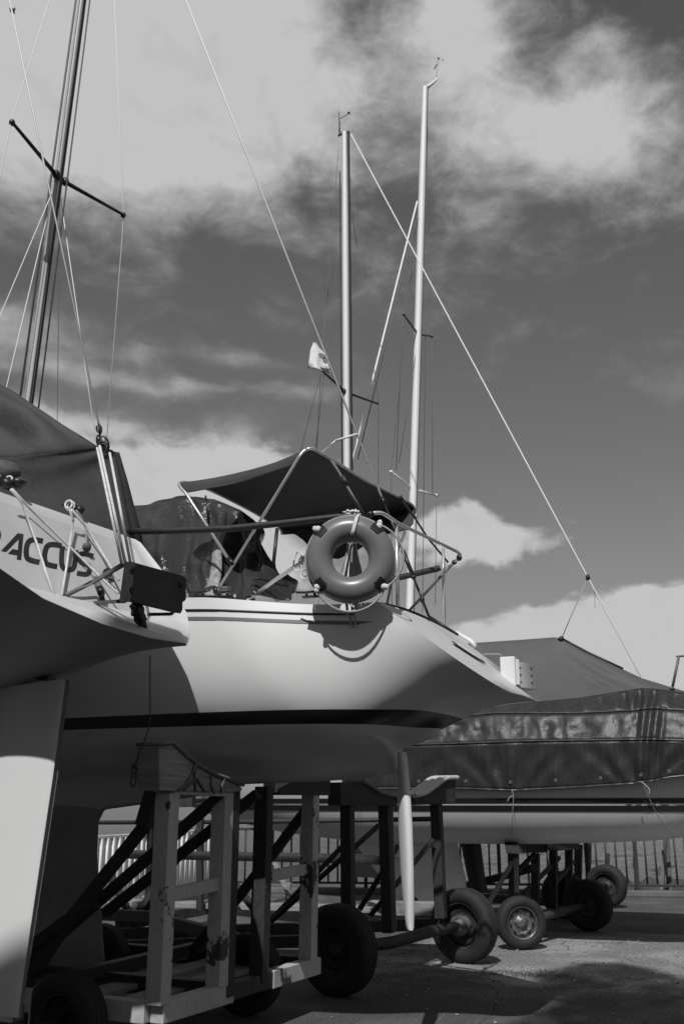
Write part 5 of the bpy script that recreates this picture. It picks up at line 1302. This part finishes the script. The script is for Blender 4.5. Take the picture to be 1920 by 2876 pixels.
beams(dt, 'post', 'iron', [(at(425, 2290, 12.58), at(415, 2590, 12.58)), (at(562, 2285, 12.34), at(562, 2560, 12.34)), (at(410, 2300, 12.46), at(280, 2480, 12.83)), (at(300, 2440, 12.71), at(380, 2600, 12.46)), (at(560, 2330, 12.34), at(330, 2640, 12.58)), (at(640, 2460, 11.98), at(718, 2560, 11.86))], 0.07, 0.07)
beams(dt, 'head_rail', 'iron', [(at(400, 2252, 12.52), at(545, 2250, 12.41))], 0.13, 0.14)
obj('floor_board', MB().box(at(690, 2545, 12.46), Vector((1.5, -0.35, 0)), Vector((0.06, 0.14, 0)), Vector((0, 0, 0.03))), 'wood_raw', dt, bevel=0.004)
obj('floor_board', MB().box(at(1150, 2552, 12.10), Vector((0.45, -0.1, 0)), Vector((0.03, 0.1, 0)), Vector((0, 0, 0.07))), 'wood_raw', dt, bevel=0.004)
beams(dt, 'prop', 'wood_raw', [(at(810, 2480, 12.83), at(808, 2560, 12.83)), (at(770, 2420, 12.83), at(830, 2555, 12.71))], 0.06, 0.05)

# --- trailer under boat 3
t3 = thing('boat_trailer', Vector((2.6, 12.9, 0)), 'dark steel trailer under the covered boat at right, rusty spoked rim on its near tyre', 'trailer')
nw = Vector((at(1462, 2598, 12.15).x, 12.15, 0.285)); fw_ = Vector((at(1651, 2546, 13.8).x, 13.8, 0.315))
wheel(t3, nw, (0.16, -0.99, 0), 0.282, 0.17, rim_side=1, rim_frac=0.62, holes=True, rim_mat='rim')
tax = (fw_ - nw).normalized(); wheel(t3, fw_, tax, 0.312, 0.2, rim_side=-1)
obj('axle', MB().tube([nw, fw_], 0.045, 10), 'iron', t3)
beams(t3, 'post', 'iron', [(at(1442, 2392, 13.18), at(1440, 2580, 13.18)), (at(1503, 2398, 13.68), at(1503, 2590, 13.68)), (at(1553, 2378, 14.42), at(1553, 2585, 14.42)), (at(1597, 2372, 15.04), at(1597, 2570, 15.04)), (at(1625, 2372, 15.42), at(1620, 2560, 15.42))], 0.10, 0.10)
mb = MB(); mb.prism([at(1428, 2336, 13.18), at(1470, 2348, 13.42), at(1520, 2366, 13.80), at(1520, 2395, 13.80), at(1470, 2395, 13.42), at(1440, 2398, 11.82)], dfw * 0.09); obj('bunk', mb, 'wood_dark', t3, bevel=0.006)
mb = MB(); mb.prism([at(1545, 2374, 14.42), at(1600, 2352, 15.04), at(1610, 2352, 15.16), at(1610, 2386, 15.16), at(1545, 2390, 12.93)], dfw * 0.09); obj('bunk', mb, 'wood_dark', t3, bevel=0.006)
beams(t3, 'base_beam', 'iron', [(at(1440, 2590, 13.30), at(1640, 2548, 15.29)), (at(1440, 2575, 13.18), at(1150, 2560, 14.80)), (at(1640, 2540, 15.29), at(1330, 2520, 16.66))], 0.10, 0.12)
beams(t3, 'brace', 'iron', [(at(1570, 2410, 14.67), at(1470, 2510, 13.42)), (at(1610, 2420, 15.16), at(1560, 2480, 14.55)), (at(1500, 2400, 13.68), at(1450, 2450, 13.30))], 0.05, 0.05)
beams(t3, 'prop', 'wood_raw', [(at(1448, 2412, 12.99), at(1451, 2508, 12.99)), (at(1440, 2420, 12.99), at(1370, 2540, 13.18))], 0.05, 0.05)
obj('drawbar', MB().tube([at(1110, 2545, 13.55), at(1280, 2496, 13.68), at(1435, 2456, 14.42), at(1500, 2438, 13.38)], 0.05, 12), 'iron', t3)
# --- trailer farther back
t4 = thing('boat_trailer', Vector((4.2, 16.7, 0)), 'farthest trailer, one black tyre showing just in front of the grey railing', 'trailer')
w4 = Vector((at(1702, 2489, 16.7).x, 16.7, 0.32)); wheel(t4, w4, (0.55, 0.83, 0), 0.318, 0.2, rim_side=-1)
wheel(t4, w4 - Vector((0.55, 0.83, 0)) * 1.8, (0.55, 0.83, 0), 0.318, 0.2)
obj('axle', MB().tube([w4, w4 - Vector((0.55, 0.83, 0)) * 1.8], 0.05, 8), 'iron', t4)
beams(t4, 'post', 'iron', [(at(1640, 2300, 17.65), at(1655, 2500, 17.65)), (at(1620, 2300, 18.15), at(1618, 2500, 18.15)), (at(1655, 2300, 18.03), at(1650, 2500, 18.03))], 0.08, 0.08)
# props and stakes by the railing
tag(obj('stake', MB().beam(at(1705, 2397, 19.39), at(1704, 2440, 19.39), 0.075, 0.075).beam(at(1704, 2440, 19.39), ground(1704, 2512), 0.03, 0.03), 'iron'), 'short dark stake standing just right of the farthest tyre', 'stake')
tag(obj('stake', MB().beam(at(1783, 2410, 19.52), at(1786, 2514, 19.52), 0.055, 0.055).beam(at(1783, 2410, 19.52), at(1783, 2440, 19.52), 0.08, 0.08), 'iron'), 'dark square stake against the grey railing between the tyre and the trestle', 'stake')
ts = MB(); ts.beam(at(1868, 2300, 19.02), at(1856, 2555, 18.52), 0.06, 0.06); ts.beam(at(1868, 2300, 19.02), at(1887, 2545, 19.02), 0.06, 0.06); ts.beam(at(1868, 2320, 19.02), at(1878, 2510, 19.52), 0.06, 0.06); ts.beam(at(1846, 2451, 18.90), at(1884, 2456, 18.90), 0.05, 0.06)
tag(obj('trestle', ts, 'iron_lt'), 'tall splayed grey trestle leg before the railing at the right edge', 'trestle')
# rocks of the sea wall
random.seed(11)
for (px, py, r, lab) in ((1738, 2490, 0.42, 'dark boulder beyond the railing nearest the farthest tyre'), (1832, 2494, 0.46, 'broad dark boulder beyond the railing behind the trestle'), (1925, 2492, 0.48, 'dark boulder beyond the railing cut by the right edge')):
    p = at(px, py, 20.4); b_ = MB(); b_.blob(p - Vector((0, 0, 0.28)), r, r * 0.8, 0.42, n=28, m=18, jit=0.35); tag(obj('boulder', b_, 'rock'), lab, 'boulder')
# weeds and litter on the asphalt
wd = MB(); random.seed(21)
for i in range(420):
    px = random.gauss(1480, 70); py = 2738 + random.gauss(0, 6)
    p = ground(px, py); s = random.uniform(0.008, 0.03); a = random.uniform(0, 2 * PI)
    d = Vector((math.cos(a), math.sin(a), 0)); tip = p + d * s + Vector((0, 0, random.uniform(0.004, 0.022)))
    n_ = Vector((-d.y, d.x, 0)) * 0.005
    wd.add([p - n_, p + n_, tip], [(0, 1, 2)])
o_ = obj('weeds', wd, mat('weed_leaf', 0.05, 0.8)); o_['kind'] = 'stuff'; o_['label'] = 'low tuft of weeds growing from the asphalt'; o_['category'] = 'weeds'
gv = MB(); random.seed(22)
for i in range(900):
    px = random.uniform(900, 1920); py = 2640 + abs(random.gauss(0, 1)) * 90
    p = ground(px, py); s = random.choice((0.004, 0.006, 0.006, 0.009, 0.014))
    gv.blob(p + Vector((0, 0, s * 0.5)), s * random.uniform(0.8, 1.6), s, s * 0.7, n=5, m=3)
o_ = obj('gravel', gv, mat('gravel_stone', 0.22, 0.9, var=0.4, vscale=3)); o_['kind'] = 'stuff'; o_['label'] = 'loose pale gravel scattered over the dark asphalt'; o_['category'] = 'gravel'
# bird high at the left
bd_ = MB(); c = at(34, 28, 26.0)
bd_.blob(c, 0.075, 0.05, 0.085, n=14, m=10, jit=0.1, rot=Matrix.Rotation(R(-35), 3, 'Y'))
bd_.blob(c + Vector((-0.05, 0, 0.085)), 0.035, 0.032, 0.032); bd_.tube([c + Vector((-0.08, 0, 0.09)), c + Vector((-0.115, 0, 0.085))], [0.012, 0.002], 6)
for (sx, sz) in ((-1, 0.0), (1, 0.02)):
    bd_.grid([[c + Vector((0.03, 0, 0.04)), c + Vector((0.08 * sx + 0.01, -0.06, 0.06 + sz)), c + Vector((0.06 * sx + 0.09, -0.10, -0.05 + sz))], [c + Vector((-0.02, 0, -0.02)), c + Vector((0.06 * sx, -0.05, -0.02)), c + Vector((0.05 * sx + 0.08, -0.08, -0.09))]])
bd_.grid([[c + Vector((0.02, 0, -0.05)), c + Vector((0.06, 0, -0.03))], [c + Vector((0.07, 0, -0.14)), c + Vector((0.12, 0, -0.11))]])
tag(obj('bird', bd_, 'bird'), 'small dark bird flying high in the upper left corner of the sky', 'bird')
